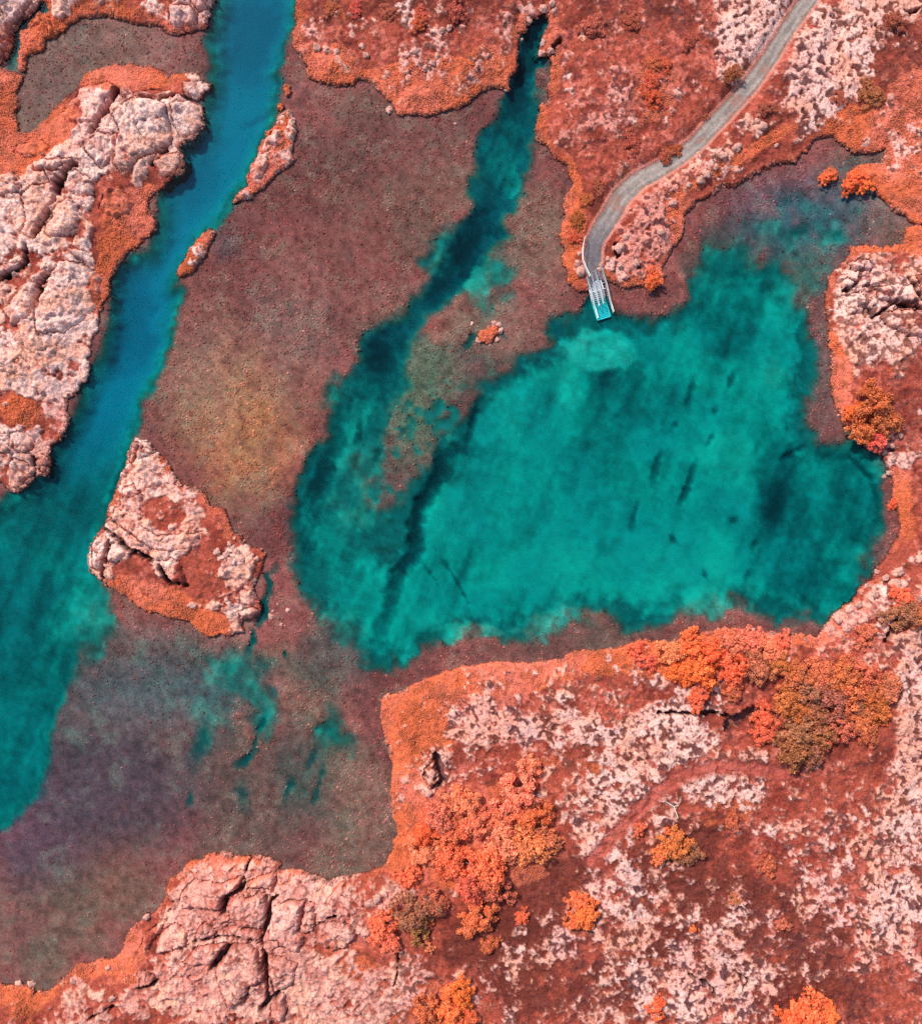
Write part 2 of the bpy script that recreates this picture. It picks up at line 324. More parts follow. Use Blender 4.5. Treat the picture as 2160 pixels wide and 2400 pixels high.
SLABS = [
 (2, 0,0,'760,640 800,612 870,602 940,612 1000,650 1030,760 1030,860 980,890 940,930 850,980 810,1020 740,1050 700,1000 725,900 735,800 690,720', .9),
 (2, 0,0,'510,510 640,490 705,530 708,580 650,622 665,655 605,740 540,760 400,740 370,680 440,600', .8),
 (2, 0,0,'1020,640 1130,600 1195,640 1200,760 1150,812 1080,815 1045,760', .9),
 (2, 0,0,'805,575 900,542 1055,555 1058,590 960,608 830,598', .5),
 (2, 0,0,'722,562 765,545 798,590 770,615 730,602', .5),
 (2, 0,0,'920,970 1000,922 1062,905 1080,960 1040,1020 980,1070 940,1030', .6),
 (2, 0,0,'1085,490 1150,490 1195,560 1190,595 1100,570', .5),
 (2, 0,0,'430,1080 500,1040 580,1090 590,1180 510,1200 440,1170 412,1130', .6),
 (2, 0,0,'250,980 380,960 470,975 470,1000 395,1015 325,1050 250,1045', .6),
 (2, 0,0,'170,1180 240,1130 345,1105 375,1180 320,1285 272,1365 235,1430 160,1400 200,1330', .7),
 (2, 0,0,'345,1290 385,1220 460,1210 510,1290 500,1360 440,1420 340,1440 302,1400', .7),
 (2, 0,0,'640,1140 740,1120 800,1200 770,1280 690,1310 620,1260', .5),
 (2, 0,0,'240,1640 335,1605 285,1700 262,1800 220,1900 100,1950 60,1850 180,1720', .7),
 (2, 0,0,'390,1560 520,1570 610,1640 600,1800 520,1900 400,1980 260,2000 240,1880 290,1760 345,1640', .7),
 (2, 0,0,'430,1500 520,1500 600,1560 560,1585 470,1550', .4),
 (2, 0,0,'-60,1630 90,1590 180,1570 150,1640 60,1700 -60,1715', .6),
 (2, 0,0,'545,865 620,812 715,822 720,920 685,1000 640,1030 570,960 522,890', .5),
 (2, 0,0,'120,860 260,830 330,900 300,955 180,960 110,930', .5),
 (2, 0,0,'310,1050 385,1025 405,1080 370,1140 330,1120', .5),
 (2, 0,0,'20,1090 110,1050 175,1100 160,1170 60,1200 0,1160', .5),
 (2, 0,1,'110,690 198,722 208,800 130,868 60,868 50,780', .7),
 (2, 0,1,'216,702 280,672 298,722 272,785 238,778', .7),
 (2, 0,1,'95,560 170,540 230,590 210,650 130,670 90,630', .5),
 (3, 0,0,'-200,-100 220,-100 215,35 120,135 80,190 75,260 42,340 -60,370 -200,360', .7),
 (4, 0,0,'1035,62 1140,52 1195,110 1180,165 1060,185 1005,165', .6),
 (4, 0,0,'1150,10 1250,0 1245,70 1200,100 1150,45', .6),
 (4, 0,0,'1040,-30 1140,-30 1130,35 1050,48', .5),
 (4, 0,0,'235,75 268,90 262,165 195,172 180,162 214,112', .5),
 (4, 0,0,'290,115 325,120 325,225 300,232 288,180', .4),
 (9, 0,1,'548,1205 615,1130 668,1170 655,1280 620,1365 562,1330', .6),
 (9, 0,1,'682,1182 760,1192 800,1250 750,1300 662,1330 672,1240', .6),
 (9, 0,1,'745,872 820,850 888,920 862,1000 880,1095 960,1145 1150,1135 1220,1120 1180,1220 1050,1240 935,1238 800,1135 668,1060 695,965 745,1000', .45),
 (9, 0,1,'980,1292 1050,1272 1110,1330 1128,1430 1050,1428 1002,1372', .6),
 (9, 0,1,'1412,1592 1500,1572 1545,1600 1500,1648 1432,1648', .4),
 (9, 0,1,'780,590 835,600 828,690 800,730 768,700', .5),
 (9, 0,1,'845,592 890,600 925,655 900,680 850,650', .4),
 (9, 0,1,'1430,1460 1500,1470 1530,1540 1490,1565 1430,1560', .4),
 (5, 0,0,'1490,1000 1540,930 1600,900 1610,980 1580,1060 1500,1090 1475,1050', .4),
 (5, 0,0,'1570,830 1620,770 1680,780 1650,870 1590,890', .4),
 (1, 0,2,'1360,1240 1450,1222 1490,1235 1530,1202 1590,1212 1608,1270 1602,1370 1570,1428 1500,1420 1430,1392 1390,1340 1352,1290', .8),
 (1, 0,2,'1490,1142 1560,1112 1620,1112 1652,1160 1642,1222 1595,1198 1520,1188 1482,1190', .7),
 (1, 0,2,'1180,1150 1330,1160 1445,1115 1452,1160 1425,1208 1352,1228 1325,1318 1260,1300 1100,1320 1080,1250 1130,1170', .7),
 (1, 0,2,'1192,1420 1250,1362 1290,1410 1312,1445 1182,1488', .6),
 (1, 0,2,'1318,1422 1420,1392 1558,1438 1562,1482 1500,1488 1400,1458', .5),
 (1, 0,2,'1100,1620 1180,1535 1300,1492 1372,1492 1352,1540 1262,1640 1200,1640', .7),
 (1, 0,2,'1392,1502 1480,1494 1556,1532 1586,1640 1586,1740 1500,1750 1480,1850 1370,1880 1330,1780 1294,1660 1356,1580', .8),
 (1, 0,2,'1624,1292 1700,1254 1820,1252 1860,1350 1830,1440 1790,1560 1700,1538 1660,1490 1604,1470', .8),
 (1, 0,2,'1606,1565 1700,1572 1780,1620 1740,1760 1642,1806 1612,1700', .6),
 (1, 0,2,'1624,1815 1700,1794 1732,1900 1680,1980 1615,1930', .6),
 (1, 0,2,'860,1480 960,1402 1018,1382 955,1478 900,1558 850,1540', .5),
 (1, 0,2,'965,1470 1060,1402 1150,1430 1130,1530 1000,1560 935,1578', .5),
 (1, 0,2,'822,1692 900,1662 948,1700 930,1756 862,1778', .6),
 (1, 1,2,'0,1270 60,1270 78,1350 60,1430 0,1460 -30,1440', .5),
 (1, 1,2,'90,1390 180,1370 260,1390 310,1450 250,1530 150,1560 60,1500', .4),
 (1, 1,2,'692,492 750,452 780,520 764,600 722,618 692,560', .5),
 (1, 2,0,'1502,1712 1600,1692 1720,1702 1768,1800 1700,1818 1600,1806 1532,1788', .7),
 (1, 2,0,'1544,1862 1640,1836 1760,1846 1860,1880 1860,2010 1700,2000 1580,1960 1534,1900', .7),
 (1, 2,0,'1322,1682 1370,1654 1408,1682 1390,1718 1332,1728', .5),
 (1, 2,0,'1362,1562 1440,1534 1518,1572 1500,1618 1400,1618', .5),
 (1, 2,0,'1744,1642 1860,1632 1860,1760 1772,1740', .6),
 (1, 2,0,'1420,1650 1500,1640 1490,1700 1430,1720', .4),
 (1, 2,0,'1330,1760 1430,1740 1480,1800 1440,1880 1350,1880', .5),
]
CRACKS = [  # dark open fissures in rock: outline points, half width m, depth m
 (T(0,0,'715,555 690,630 655,680 610,750 580,810'), .32, 2.0),
 (T(0,0,'470,1010 430,1040 395,1100 375,1150'), .42, 1.2), (T(0,0,'330,1270 290,1350 240,1440'), .3, 1.0),
 (T(0,0,'0,1720 70,1670 150,1620 190,1575 200,1480'), .25, .9), (T(0,0,'345,1620 295,1690 262,1790'), .12, .8),
 (T(0,0,'910,985 950,930 1000,905'), .15, .8), (T(0,0,'960,612 1060,580 1200,610'), .13, .8),
 (T(0,2,'1465,1120 1465,1160 1440,1200 1360,1230 1340,1330'), .18, 1.2), (T(0,2,'1655,1230 1610,1280 1600,1390 1570,1490 1590,1600 1600,1700 1600,1850'), .22, 1.6),
 (T(0,2,'1180,1500 1300,1465 1420,1470 1540,1500 1580,1500'), .14, 1.0), (T(0,2,'1380,1520 1320,1600 1270,1660'), .24, 1.3),
 (T(0,2,'850,1780 900,1760 950,1740'), .22, .8), (T(0,2,'550,1960 620,1920 700,1880'), .15, .8), (T(0,2,'1500,1000 1460,1120'), .08, .5),
 (T(0,2,'1590,1860 1560,1900 1610,1850 1660,1800'), .3, 1.4), (T(1,2,'90,1380 170,1350 240,1300'), .1, .5), (T(1,2,'545,1560 540,1680 515,1770'), .13, .8),
 (T(1,2,'760,400 785,480 800,560 770,600'), .35, 1.3), (T(1,2,'700,640 790,570'), .12, .8),
 (T(0,1,'640,1110 730,1170 800,1230 880,1270 930,1300'), .28, 1.0), (T(0,1,'670,1180 660,1270 625,1360 610,1420'), .15, .9),
 (T(0,1,'975,1300 990,1380 1030,1430 1130,1440'), .22, .8), 
 (T(0,1,'212,690 212,800'), .2, 1.2), (T(2,0,'1480,1840 1500,1900 1560,1850 1620,1815 1740,1830 1820,1840'), .25, 1.0), (T(2,0,'1720,1660 1760,1740 1820,1810'), .3, 1.0),
 (T(2,0,'1410,1690 1380,1725 1330,1735'), .1, .6), (T(2,2,'255,170 340,165 430,170 560,160 650,185'), .22, 1.3), (T(2,2,'655,240 690,215 740,190 800,165'), .6, 2.6),
 (T(2,1,'1570,1760 1600,1700 1620,1650'), .35, 1.4), (T(2,0,'1680,105 1740,110 1820,50'), .15, .7), (T(2,1,'1590,660 1620,640'), .35, 1.2),
 (T(1,0,'1450,320 1460,290 1490,260'), .3, 1.4), (T(2,2,'420,1690 500,1730 570,1780 590,1840'), .15, .6), (T(2,2,'690,1680 780,1740 740,1790'), .2, .6),
 (T(2,0,'660,150 720,140 750,110'), .18, .6), (T(2,0,'0,1470 15,1530'), .3, 1.2),
]
PATH_C = T(2,0,'1350,-300 1150,0 1080,90 1010,190 920,335 830,470 740,580 640,690 560,770 480,860 380,940 270,1010 130,1085 30,1180') + T(1,0,'1790,1290 1735,1370 1700,1440 1688,1500 1690,1570 1700,1640 1704,1700')
FOOT_C = Dd('1165,1690 1230,1615 1290,1560 1340,1525 1400,1505 1470,1508 1530,1522')

# ------------------------------------------------------------------ land: masks
g = Grid(NX, NY, G)
wx = g.fbm(2.2, 3, 3) * 0.55; wy = g.fbm(2.2, 4, 3) * 0.55
label = np.full((NY, NX), -1, np.int16)
for k, (nm, poly) in enumerate(LANDS):
    label[g.raster(poly)] = k
land0 = label >= 0
sd = g.sdf(land0, 6.5)
n_shore = g.fbm(1.6, 21, 4) * 0.46 + g.fbm(0.5, 22, 2) * 0.24
small = np.isin(label, [7, 8, 10, 11])
sdn = sd + n_shore * 0.85
lab = label.copy()
for it in range(9):          # carry each landmass's id a metre out into the water
    nb = lab.copy()
    for dj, di in ((0, 1), (0, -1), (1, 0), (-1, 0)):
        sh = np.roll(lab, (dj, di), (0, 1)); c = (nb < 0) & (sh >= 0); nb[c] = sh[c]
    lab = nb
cellmask = (lab >= 0) & (sdn > -0.55)

def patch(field, lst):
    for (x, y, rx, ry, rot, dv) in lst:      # positions on the 1820-wide view
        k = 2160 / 1820.0
        cx, cy = (x * k - 1080) / PXM, (1200 - y * k) / PXM
        rx_, ry_ = rx * k / PXM, ry * k / PXM; m = max(rx_, ry_) * 1.6
        i0 = max(0, int((cx - m - X0) / G)); i1 = min(NX, int((cx + m - X0) / G) + 1)
        j0 = max(0, int((Y0 - cy - m) / G)); j1 = min(NY, int((Y0 - cy + m) / G) + 1)
        if i1 <= i0 or j1 <= j0: continue
        X = g.XX[j0:j1, i0:i1] + wx[j0:j1, i0:i1] * 1.5 - cx; Y = g.YY[j0:j1, i0:i1] + wy[j0:j1, i0:i1] * 1.5 - cy
        ca, sa = math.cos(R(rot)), math.sin(R(rot))
        r = np.hypot((X * ca - Y * sa) / rx_, (X * sa + Y * ca) / ry_)
        field[j0:j1, i0:i1] += dv * ss(1.25, 0.65, r)
base_p = np.array([.14, .42, .80, .95, .30, .45, .30, .05, .1, .72, .2, .02], np.float32)
pale = np.where(lab >= 0, base_p[np.clip(lab, 0, 11)], 0).astype(np.float32)
base_o = np.array([.22, .22, .12, .05, .45, .6, .75, .9, .8, .25, .8, .9], np.float32)
oran = np.where(lab >= 0, base_o[np.clip(lab, 0, 11)], 0).astype(np.float32)
dark = np.zeros((NY, NX), np.float32)
patch(pale, [
 # west ridge: vegetation
 (250, 150, 110, 38, 0, -1), (110, 260, 40, 110, 40, -.9), (10, 240, 50, 130, 0, -1), (60, 100, 60, 80, 0, -1), (330, 165, 60, 28, 10, -.7),
 (255, 440, 55, 75, 30, -.9), (350, 420, 30, 60, 20, -.5), (210, 560, 26, 70, 8, -.8), (330, 380, 40, 60, 0, -.55), (230, 500, 50, 40, 0, -.6),
 (50, 815, 42, 36, 0, -.9), (110, 840, 30, 40, 0, -.35), (60, 530, 40, 40, 0, -.35), (235, 370, 30, 60, 30, -.5), (170, 380, 60, 20, 0, -.3),
 (300, 190, 30, 16, 0, -.6), (150, 480, 22, 60, 30, -.3), (20, 640, 40, 30, 0, -.3), (250, 295, 40, 20, 30, -.4), (320, 430, 40, 26, 0, -.6), (20, 940, 30, 26, 0, -.4),
 # NW shore
 (400, 18, 45, 40, 0, .7), (125, 10, 20, 40, 0, .5),
 # triangle: lower vegetation
 (330, 1150, 90, 50, 15, -.62), (430, 1100, 50, 70, 0, -.6), (400, 1230, 60, 25, 0, -1), (430, 985, 40, 30, 30, -.5), (450, 1000, 60, 20, 40, -.3), (330, 1010, 45, 30, 0, -.35), (300, 1180, 80, 30, 20, -.6), (470, 1110, 30, 40, 0, .55), (270, 900, 40, 60, 0, .3), (335, 1110, 22, 36, -20, .6),
 # north shore pale spots
 (620, 85, 60, 40, 0, .35), (830, 125, 70, 40, 0, .30), (740, 60, 60, 30, 0, .15), (980, 90, 40, 60, 0, .2), (1220, 190, 40, 90, 0, .30), (1150, 260, 60, 60, 0, .22),
 (1470, 45, 70, 75, 0, .75), (1440, 130, 50, 60, 20, .45), (1640, 130, 85, 120, 30, .85), (1600, 200, 70, 40, 0, .5), (1560, 30, 60, 40, 0, .4), (1730, 30, 80, 35, 0, .75), (1790, 10, 60, 30, 0, .5),
 (1400, 330, 50, 35, 30, .4), (1480, 262, 40, 20, 0, .3), (1270, 480, 60, 70, 0, .62), (1280, 400, 45, 60, 0, .35), (1230, 540, 50, 30, 0, .5), (1330, 370, 60, 25, -30, .4), (1790, 310, 50, 70, 0, .35), (1590, 250, 30, 20, 0, .4),
 (1110, 90, 40, 90, 0, -.05), (1130, 400, 30, 120, 0, -.4), (1040, 20, 60, 25, 0, .4), (1140, 545, 18, 30, 0, .2),
 # east
 (1710, 600, 70, 110, 0, .45), (1800, 560, 60, 60, 0, .3), (1780, 690, 60, 40, 0, .35), (1680, 640, 40, 100, 0, .2), (1720, 480, 70, 25, 0, -.5), (1800, 470, 40, 40, 0, -.7), (1650, 740, 24, 70, -10, -.6), (1720, 790, 50, 60, 0, -.8), (1800, 810, 40, 120, 0, -.4), (1790, 640, 30, 20, 0, -.3), (1770, 900, 30, 60, 10, .25), (1800, 1000, 40, 80, 0, -.5), (1700, 1180, 60, 40, -40, .32), (1640, 1230, 50, 30, -30, .3), (1790, 1080, 40, 60, 0, -.2),
 # south shore
 (540, 1830, 190, 150, 0, .42), (470, 1930, 200, 80, 0, .3), (400, 1760, 90, 80, 0, .3), (640, 1740, 60, 70, 0, .3), (650, 1950, 150, 80, 0, .3), (220, 1890, 70, 60, 0, -.45), (290, 1860, 60, 40, 0, -.2), (50, 1960, 60, 60, 0, -.2), (700, 1880, 60, 50, 0, -.45), (570, 1960, 30, 50, 0, -.5), (630, 1860, 40, 40, 0, -.4),
 (960, 1425, 85, 45, 0, .5), (1110, 1430, 70, 35, 0, .42), (1290, 1450, 110, 55, 0, .5), (1230, 1540, 60, 60, 0, .25), (1170, 1600, 70, 60, -20, .36), (860, 1520, 30, 40, 0, .4), (880, 1440, 30, 60, 0, .25), (1350, 1400, 90, 18, 0, .3), (1420, 1550, 80, 36, 0, .45), (1470, 1420, 40, 25, 0, .15),
 (1050, 1330, 200, 40, -10, -.10), (830, 1420, 60, 80, 0, -.4), (930, 1660, 180, 110, 0, -.5), (900, 1830, 110, 60, 0, -.5), (1040, 1740, 120, 60, -30, -.42), (1580, 1400, 160, 90, 0, -.5), (1420, 1300, 150, 50, 0, -.4), (1700, 1450, 70, 100, 20, -.42),
 (1790, 1400, 45, 170, 0, .45), (1790, 1520, 60, 150, 0, .22), (1780, 1740, 80, 170, 0, .26), (1690, 1800, 120, 100, 0, .16), (1560, 1660, 120, 60, 0, .06), (1390, 1680, 70, 110, 0, -.28), (1500, 1720, 70, 80, 0, -.2), (1250, 1700, 90, 110, 0, .14), (1200, 1800, 100, 60, 0, .1), (1400, 1880, 110, 60, 0, .2), (1420, 1960, 110, 80, 0, .28), (1250, 1950, 70, 60, 0, .1), (1580, 1860, 120, 60, 0, -.22), (1640, 1980, 170, 60, 0, -.35), (1100, 1960, 80, 80, 0, -.25), (1720, 1640, 60, 60, 0, .1),
])
patch(oran, [
 (860, 170, 170, 45, 0, .75), (640, 130, 70, 35, 10, .6), (960, 150, 60, 60, 0, .4), (720, 60, 60, 40, 0, .1), (1125, 430, 30, 110, 0, .6), (1290, 190, 50, 60, 0, .25), (1140, 180, 60, 120, 0, -.1),
 (1740, 280, 130, 60, 20, .5), (1790, 380, 60, 60, 0, .5), (1700, 340, 40, 40, 0, .6), (1450, 320, 180, 14, -30, .45), (1320, 430, 30, 70, 10, .5), (1290, 555, 25, 30, 0, .6),
 (1720, 480, 90, 25, 0, .7), (1800, 470, 40, 50, 0, .6), (1650, 740, 26, 90, -10, .6), (1770, 980, 25, 60, 0, .5), (1790, 200, 50, 60, 0, .3),
 (260, 140, 140, 45, 0, .75), (80, 290, 60, 120, 40, .6), (10, 240, 60, 130, 0, .5), (260, 440, 60, 90, 20, .5), (210, 580, 30, 80, 0, .5), (400, 1235, 70, 25, 0, .7), (330, 1190, 120, 40, 20, .4), (50, 815, 40, 36, 0, .5), (70, 90, 60, 60, 0, .5),
 (830, 1430, 70, 120, 0, .65), (820, 1600, 50, 90, 0, .5), (1000, 1320, 220, 50, -8, .55), (1300, 1290, 240, 45, 0, .5), (930, 1650, 180, 110, 0, .4), (1100, 1520, 120, 50, 0, .2), (1560, 1250, 120, 20, 0, .3),
 (440, 1710, 110, 22, 8, .5), (600, 1730, 110, 25, 10, .4), (230, 1880, 70, 60, 0, .45), (40, 1950, 70, 50, 0, .4), (680, 1890, 70, 60, 0, .3), (1700, 1300, 100, 60, 0, .1), (860, 1980, 120, 60, 0, .3), (1400, 1590, 120, 40, 0, .2),
])
patch(dark, [
 (1260, 40, 150, 50, 0, .35), (640, 30, 140, 40, 0, .3), (860, 30, 130, 40, 0, .35), (700, 110, 90, 30, 0, .15), (1760, 120, 60, 80, 0, .45), (1500, 240, 60, 50, 0, .2), (1250, 240, 60, 60, 0, .15), (1560, 250, 90, 30, 0, .3),
 (1650, 1420, 150, 100, 0, .4), (1750, 1250, 60, 60, 0, .2), (1040, 1790, 170, 80, -30, .7), (1350, 1760, 130, 150, 0, .5), (1500, 1850, 190, 130, 0, .6), (1150, 1900, 180, 120, 0, .5), (1600, 1960, 170, 60, 0, .4), (850, 1830, 100, 70, 0, .3), (1560, 1600, 120, 70, 0, .15), (1760, 1830, 90, 120, 0, .2), (960, 1950, 140, 80, 0, .3),
 (380, 1140, 100, 60, 0, .2), (1790, 720, 50, 160, 0, .25), (300, 40, 160, 30, 0, .3), (560, 1960, 60, 60, 0, .4), (1330, 1650, 100, 90, 0, .3),
])
# everything near the shore is greener (oranger)
oran += (0.22 + .5 * g.fbm(6, 47, 3)) * ss(2.2, 0.3, sd) * (lab != 2) * (lab != 3)
pale -= 0.25 * ss(1.4, 0.2, sd) * np.isin(lab, [0, 1, 4, 9])

# slabs
slab = np.full((NY, NX), -1, np.int16); slab_top = np.zeros((NY, NX), np.float32)
for k, (li, tx, ty, s, top) in enumerate(SLABS):
    m = g.raster(T(tx, ty, s)) & (label == li)
    slab[m] = k; slab_top[m] = top
# ragged slab outlines: look the id up at a warped place
ji = np.clip(((Y0 - (g.YY + wy * .6 + g.fbm(.7, 31, 2) * .18)) / G).round().astype(int), 0, NY - 1)
ii = np.clip(((g.XX + wx * .6 + g.fbm(.7, 32, 2) * .18 - X0) / G).round().astype(int), 0, NX - 1)
slab = slab[ji, ii]; slab_top = slab_top[ji, ii]
slab[(lab < 0) | (sdn < .12)] = -1; slab_top[slab < 0] = 0
for k, s_ in enumerate(SLABS): slab[(slab == k) & (lab != s_[0])] = -1
same = np.ones((NY, NX), bool)
for dj, di in ((0, 1), (0, -1), (1, 0), (-1, 0)):
    same &= np.roll(slab, (dj, di), (0, 1)) == slab
dslab = g.edt((slab >= 0) & same, 1.2)
slabm = slab >= 0

# ------------------------------------------------------------------ land: heights
nL = g.fbm(14, 41, 3); nM = g.fbm(4.5, 42, 4); nS = g.fbm(1.1, 43, 4, .6); nF = g.fbm(.42, 44, 2)
X2 = g.XX + wx * .8 + nS * .35; Y2 = g.YY + wy * .8 + nF * .3
w1, w2 = g.worley(1.15, 51, X2, Y2); w1b, w2b = g.worley(.52, 52, X2, Y2)
lump = np.clip(1 - w1 * 1.15, 0, 1) ** .7; edge1 = np.clip((w2 - w1) * 3.2, 0, 1)
lumpb = np.clip(1 - w1b * 1.1, 0, 1) ** .7; edge2 = np.clip((w2b - w1b) * 3, 0, 1)
nQ = g.fbm(1.9, 45, 3, .6)
moss = ss(.10, .02, np.abs(nQ + .5 * nM)) * ss(-.1, .25, nM + .4 * nL + .05) * (np.isin(lab, [2, 9]) | ((lab == 1) & (g.PX < 900)))
mot = np.clip((lab == 1) * (ss(1350, 1600, g.PY) * ss(800, 1080, g.PX) + .6 * ss(1250, 1100, g.PY)) + (lab == 0) * .75 + .25, 0, 1)
pn = pale + (1 - mot) * (nM * .36 + nQ * .46 + nS * .36 + nF * .2) + mot * (nM * .22 + nQ * .55 + nS * .85 + nF * .42)
def billow(sc, seed): return np.abs(g.fbm(sc, seed, 1, .5, X2, Y2)) * 1.25
bil = .85 * billow(1.7, 91) + .75 * billow(.85, 92) + .62 * billow(.42, 93)
pale_m = ss(.40 - .10 * mot, .56 + .14 * mot, pn)
pale_m = np.where(slabm, np.maximum(pale_m, ss(.12, .3, pn + .10 + .1 * (slab_top > .65))), pale_m)
pale_m = pale_m * (1 - .8 * moss)
rock = np.clip(np.maximum(pale_m * (.35 + .65 * ss(.45, .75, pale)), slabm * 1.0), 0, 1)
bank = np.isin(lab, [2, 3, 9]) * 1.0
H = .10 + .30 * ss(-.05, .30, sdn) + .40 * ss(.2, 2.2, sdn) + (.45 + .25 * bank) * ss(.6, 6.0, sdn)
H += (nL * .5 + nM * .45) * ss(.3, 3.0, sdn)
amp = 1 - .55 * mot
H += rock * amp * (.46 * bil - .26 + .08 * lumpb + nS * .20)
hollow = ss(.08, .26, g.fbm(.62, 46, 2, .6) * 1.1 + .22 * nQ - .07) * mot * ss(.4, 1.2, sdn)
H -= .13 * hollow * (.4 + .6 * pale_m)
H += (1 - rock) * (.22 * nS + .09 * nF + .03 * lumpb) * ss(.05, .5, sdn)
H += pale_m * (.14 - .09 * mot) * ss(0, .6, sdn)
prof = 1 - (1 - np.clip(dslab / .8, 0, 1)) ** 2.6
H += np.where(slabm, slab_top * prof * (.55 + .3 * (lab == 1)) - .30 * (1 - np.clip(dslab / .25, 0, 1)), 0)
H -= np.where(~slabm & (pale > .3), 0, 0)
w1c, w2c = g.worley(2.9, 53, g.XX + wx * 1.6 + nS * .5, g.YY + wy * 1.6 + nQ * .5)
frac = ss(.055, .0, w2c - w1c + .05 * nF) * ss(.35, .8, rock) * np.isin(lab, [1, 2, 3, 9]) * ss(-.12, .12, nM) * (1 - .8 * mot)
H -= .22 * frac
H *= np.where(lab == 2, .5 + .5 * ss(.2, 4.5, sdn), 1)
H = np.where(sdn < 0, sdn * 2.6 + .1, H)
H[np.isin(lab, [7, 8])] = np.minimum(H, .1 + .55 * ss(-.1, .6, sdn) + .12 * nS + .1 * lumpb)[np.isin(lab, [7, 8])]
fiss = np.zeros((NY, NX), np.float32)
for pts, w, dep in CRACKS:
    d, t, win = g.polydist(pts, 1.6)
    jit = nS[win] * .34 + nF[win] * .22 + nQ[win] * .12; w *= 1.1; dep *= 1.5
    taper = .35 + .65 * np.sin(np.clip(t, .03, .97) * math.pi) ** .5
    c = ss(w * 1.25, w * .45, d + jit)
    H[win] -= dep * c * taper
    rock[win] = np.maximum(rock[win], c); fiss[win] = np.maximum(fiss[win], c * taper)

# paths
def pathfield(pts, half):
    d, t, win = g.polydist(pts, half + 2.5)
    D_ = np.full((NY, NX), 99, np.float32); D_[win] = d; return D_, t, win
dp, tp, winp = pathfield(PATH_C, 1.2)
hw = np.full((NY, NX), .98, np.float32); hw[winp] = .98 + .22 * np.exp(-((tp - .68) / .1) ** 2) - .1 * ss(.85, 1, tp)
pz = .62 + .25 * nL
blend = ss(2.4, 1.0, dp - hw + 1.1) * (lab == 0)
H = H * (1 - blend) + blend * (pz + .04 * nS - .02 * ss(.6, 0, dp))
path_m = (dp + .30 * nS + .12 * nF < hw) & (lab == 0) & ((sdn > .15) | (g.PY > 600))
df, tf, winf = pathfield(FOOT_C, .6)
foot_m = (df + .22 * nS < .46) & (lab == 1)
blend = ss(1.0, .4, df) * (lab == 1)
H = H - .16 * blend

# ------------------------------------------------------------------ land: colour of what grows there, with some shade painted in
def mixc(a, b, t): return a * (1 - t[..., None]) + b * t[..., None]
def full(c): return np.broadcast_to(c, (NY, NX, 3)).astype(np.float32)
c1 = g.fbm(2.6, 61, 4); c2 = g.fbm(.9, 62, 3); c3 = g.fbm(7, 63, 3); c4 = g.fbm(.33, 64, 2)
K = .86
PA = lin(252, 204, 186) * .97; PB = lin(246, 176, 148) * .95; PC = lin(248, 182, 166) * .95; PD = lin(210, 112, 90) * K; PX = lin(112, 58, 50) * K
pc = mixc(full(PB), full(PA), ss(-.25, .35, c1 + c2 * .5 + .12 * rock))
pc = mixc(pc, full(PC), ss(.0, .5, c3 + c2 * .6) * .7)
# the west ridge and the north east carry whiter lichen, the south rock is pinker
south = ss(1650, 1900, g.PY) * ss(1200, 800, g.PX)
salm = np.zeros((NY, NX), np.float32)
patch(salm, [(1270, 470, 70, 110, 0, 1), (1150, 265, 60, 60, 0, 1), (1350, 380, 70, 30, -30, .8), (1200, 200, 60, 100, 0, .5), (1150, 545, 30, 30, 0, 1), (1000, 90, 120, 90, 0, .5), (1300, 120, 120, 120, 0, .45), (1650, 1230, 90, 50, -35, .7), (450, 1740, 160, 50, 0, .3), (330, 1000, 80, 100, 0, .35), (110, 860, 60, 90, 0, .45), (1000, 1440, 200, 60, 0, .25), (840, 130, 100, 50, 0, .4), (620, 90, 80, 60, 0, .5)])
pc = mixc(pc, full(lin(240, 150, 130) * K), np.clip(salm, 0, 1) * .85)
pc = mixc(pc, full(lin(228, 142, 122) * K), south * ss(-.35, .25, c1 + .5 * c2) * .85)
pc = mixc(pc, full(PD), ss(.05, .5, -pn + .66 + c2 * .9) * (.5 + .4 * mot))
pc = mixc(pc, full(PX), ss(.16, .42, c4 * .9 + c2 * .45 - .06 + .22 * (1 - edge2)) * (.35 + .5 * mot))
pc = mixc(pc, full(PD), .16 * mot)
pc = pc * (1 - .08 * mot[..., None] * np.array([.5, 1, 1], np.float32))
VR = lin(178, 80, 60) * K; VB = lin(144, 56, 41) * K; VD = lin(102, 44, 33) * K; VO = lin(228, 112, 70) * .92; VC = lin(238, 126, 98) * .92; VP = lin(214, 114, 94) * K
vc = mixc(full(VR), full(VB), ss(-.2, .35, c1))
vc = mixc(vc, full(VP), ss(.05, .45, c2 + .4 * c3 + .3 * c4) * .75)
vc = mixc(vc, full(lin(112, 56, 40) * K), ss(.12, .4, -c2 + .4 * c1 - .1) * .6)
vc = mixc(vc, full(VD), np.clip(ss(.25, .6, dark + c2 * .5 + c1 * .3), 0, 1) * .8)
on = ss(.38, .62, oran + c1 * .38 + c2 * .26)
vc = mixc(vc, mixc(full(VO), full(VC), ss(-.2, .3, c3 + c2 * .5)), on * .92)
vc = mixc(vc, full(lin(170, 84, 48) * K), on * ss(.0, .35, c2 + .5 * c1 + .5 * c4) * .65)
vc = vc * (1 + .28 * c4[..., None])
COL = mixc(vc, pc, pale_m)
COL = mixc(COL, mixc(full(lin(112, 50, 38) * K), full(lin(92, 46, 48) * K), ss(-.2, .3, c3 + c1)), hollow * (.5 + .42 * pale_m))  # dark plants plus painted shade in the hollows
gap = (1 - np.clip(dslab / .38, 0, 1)) * slabm * ss(-.15, .15, nM + .5 * nQ)
COL = mixc(COL, vc, gap * .75)
COL = mixc(COL, full(lin(92, 50, 42)), np.clip(frac * .8, 0, 1))
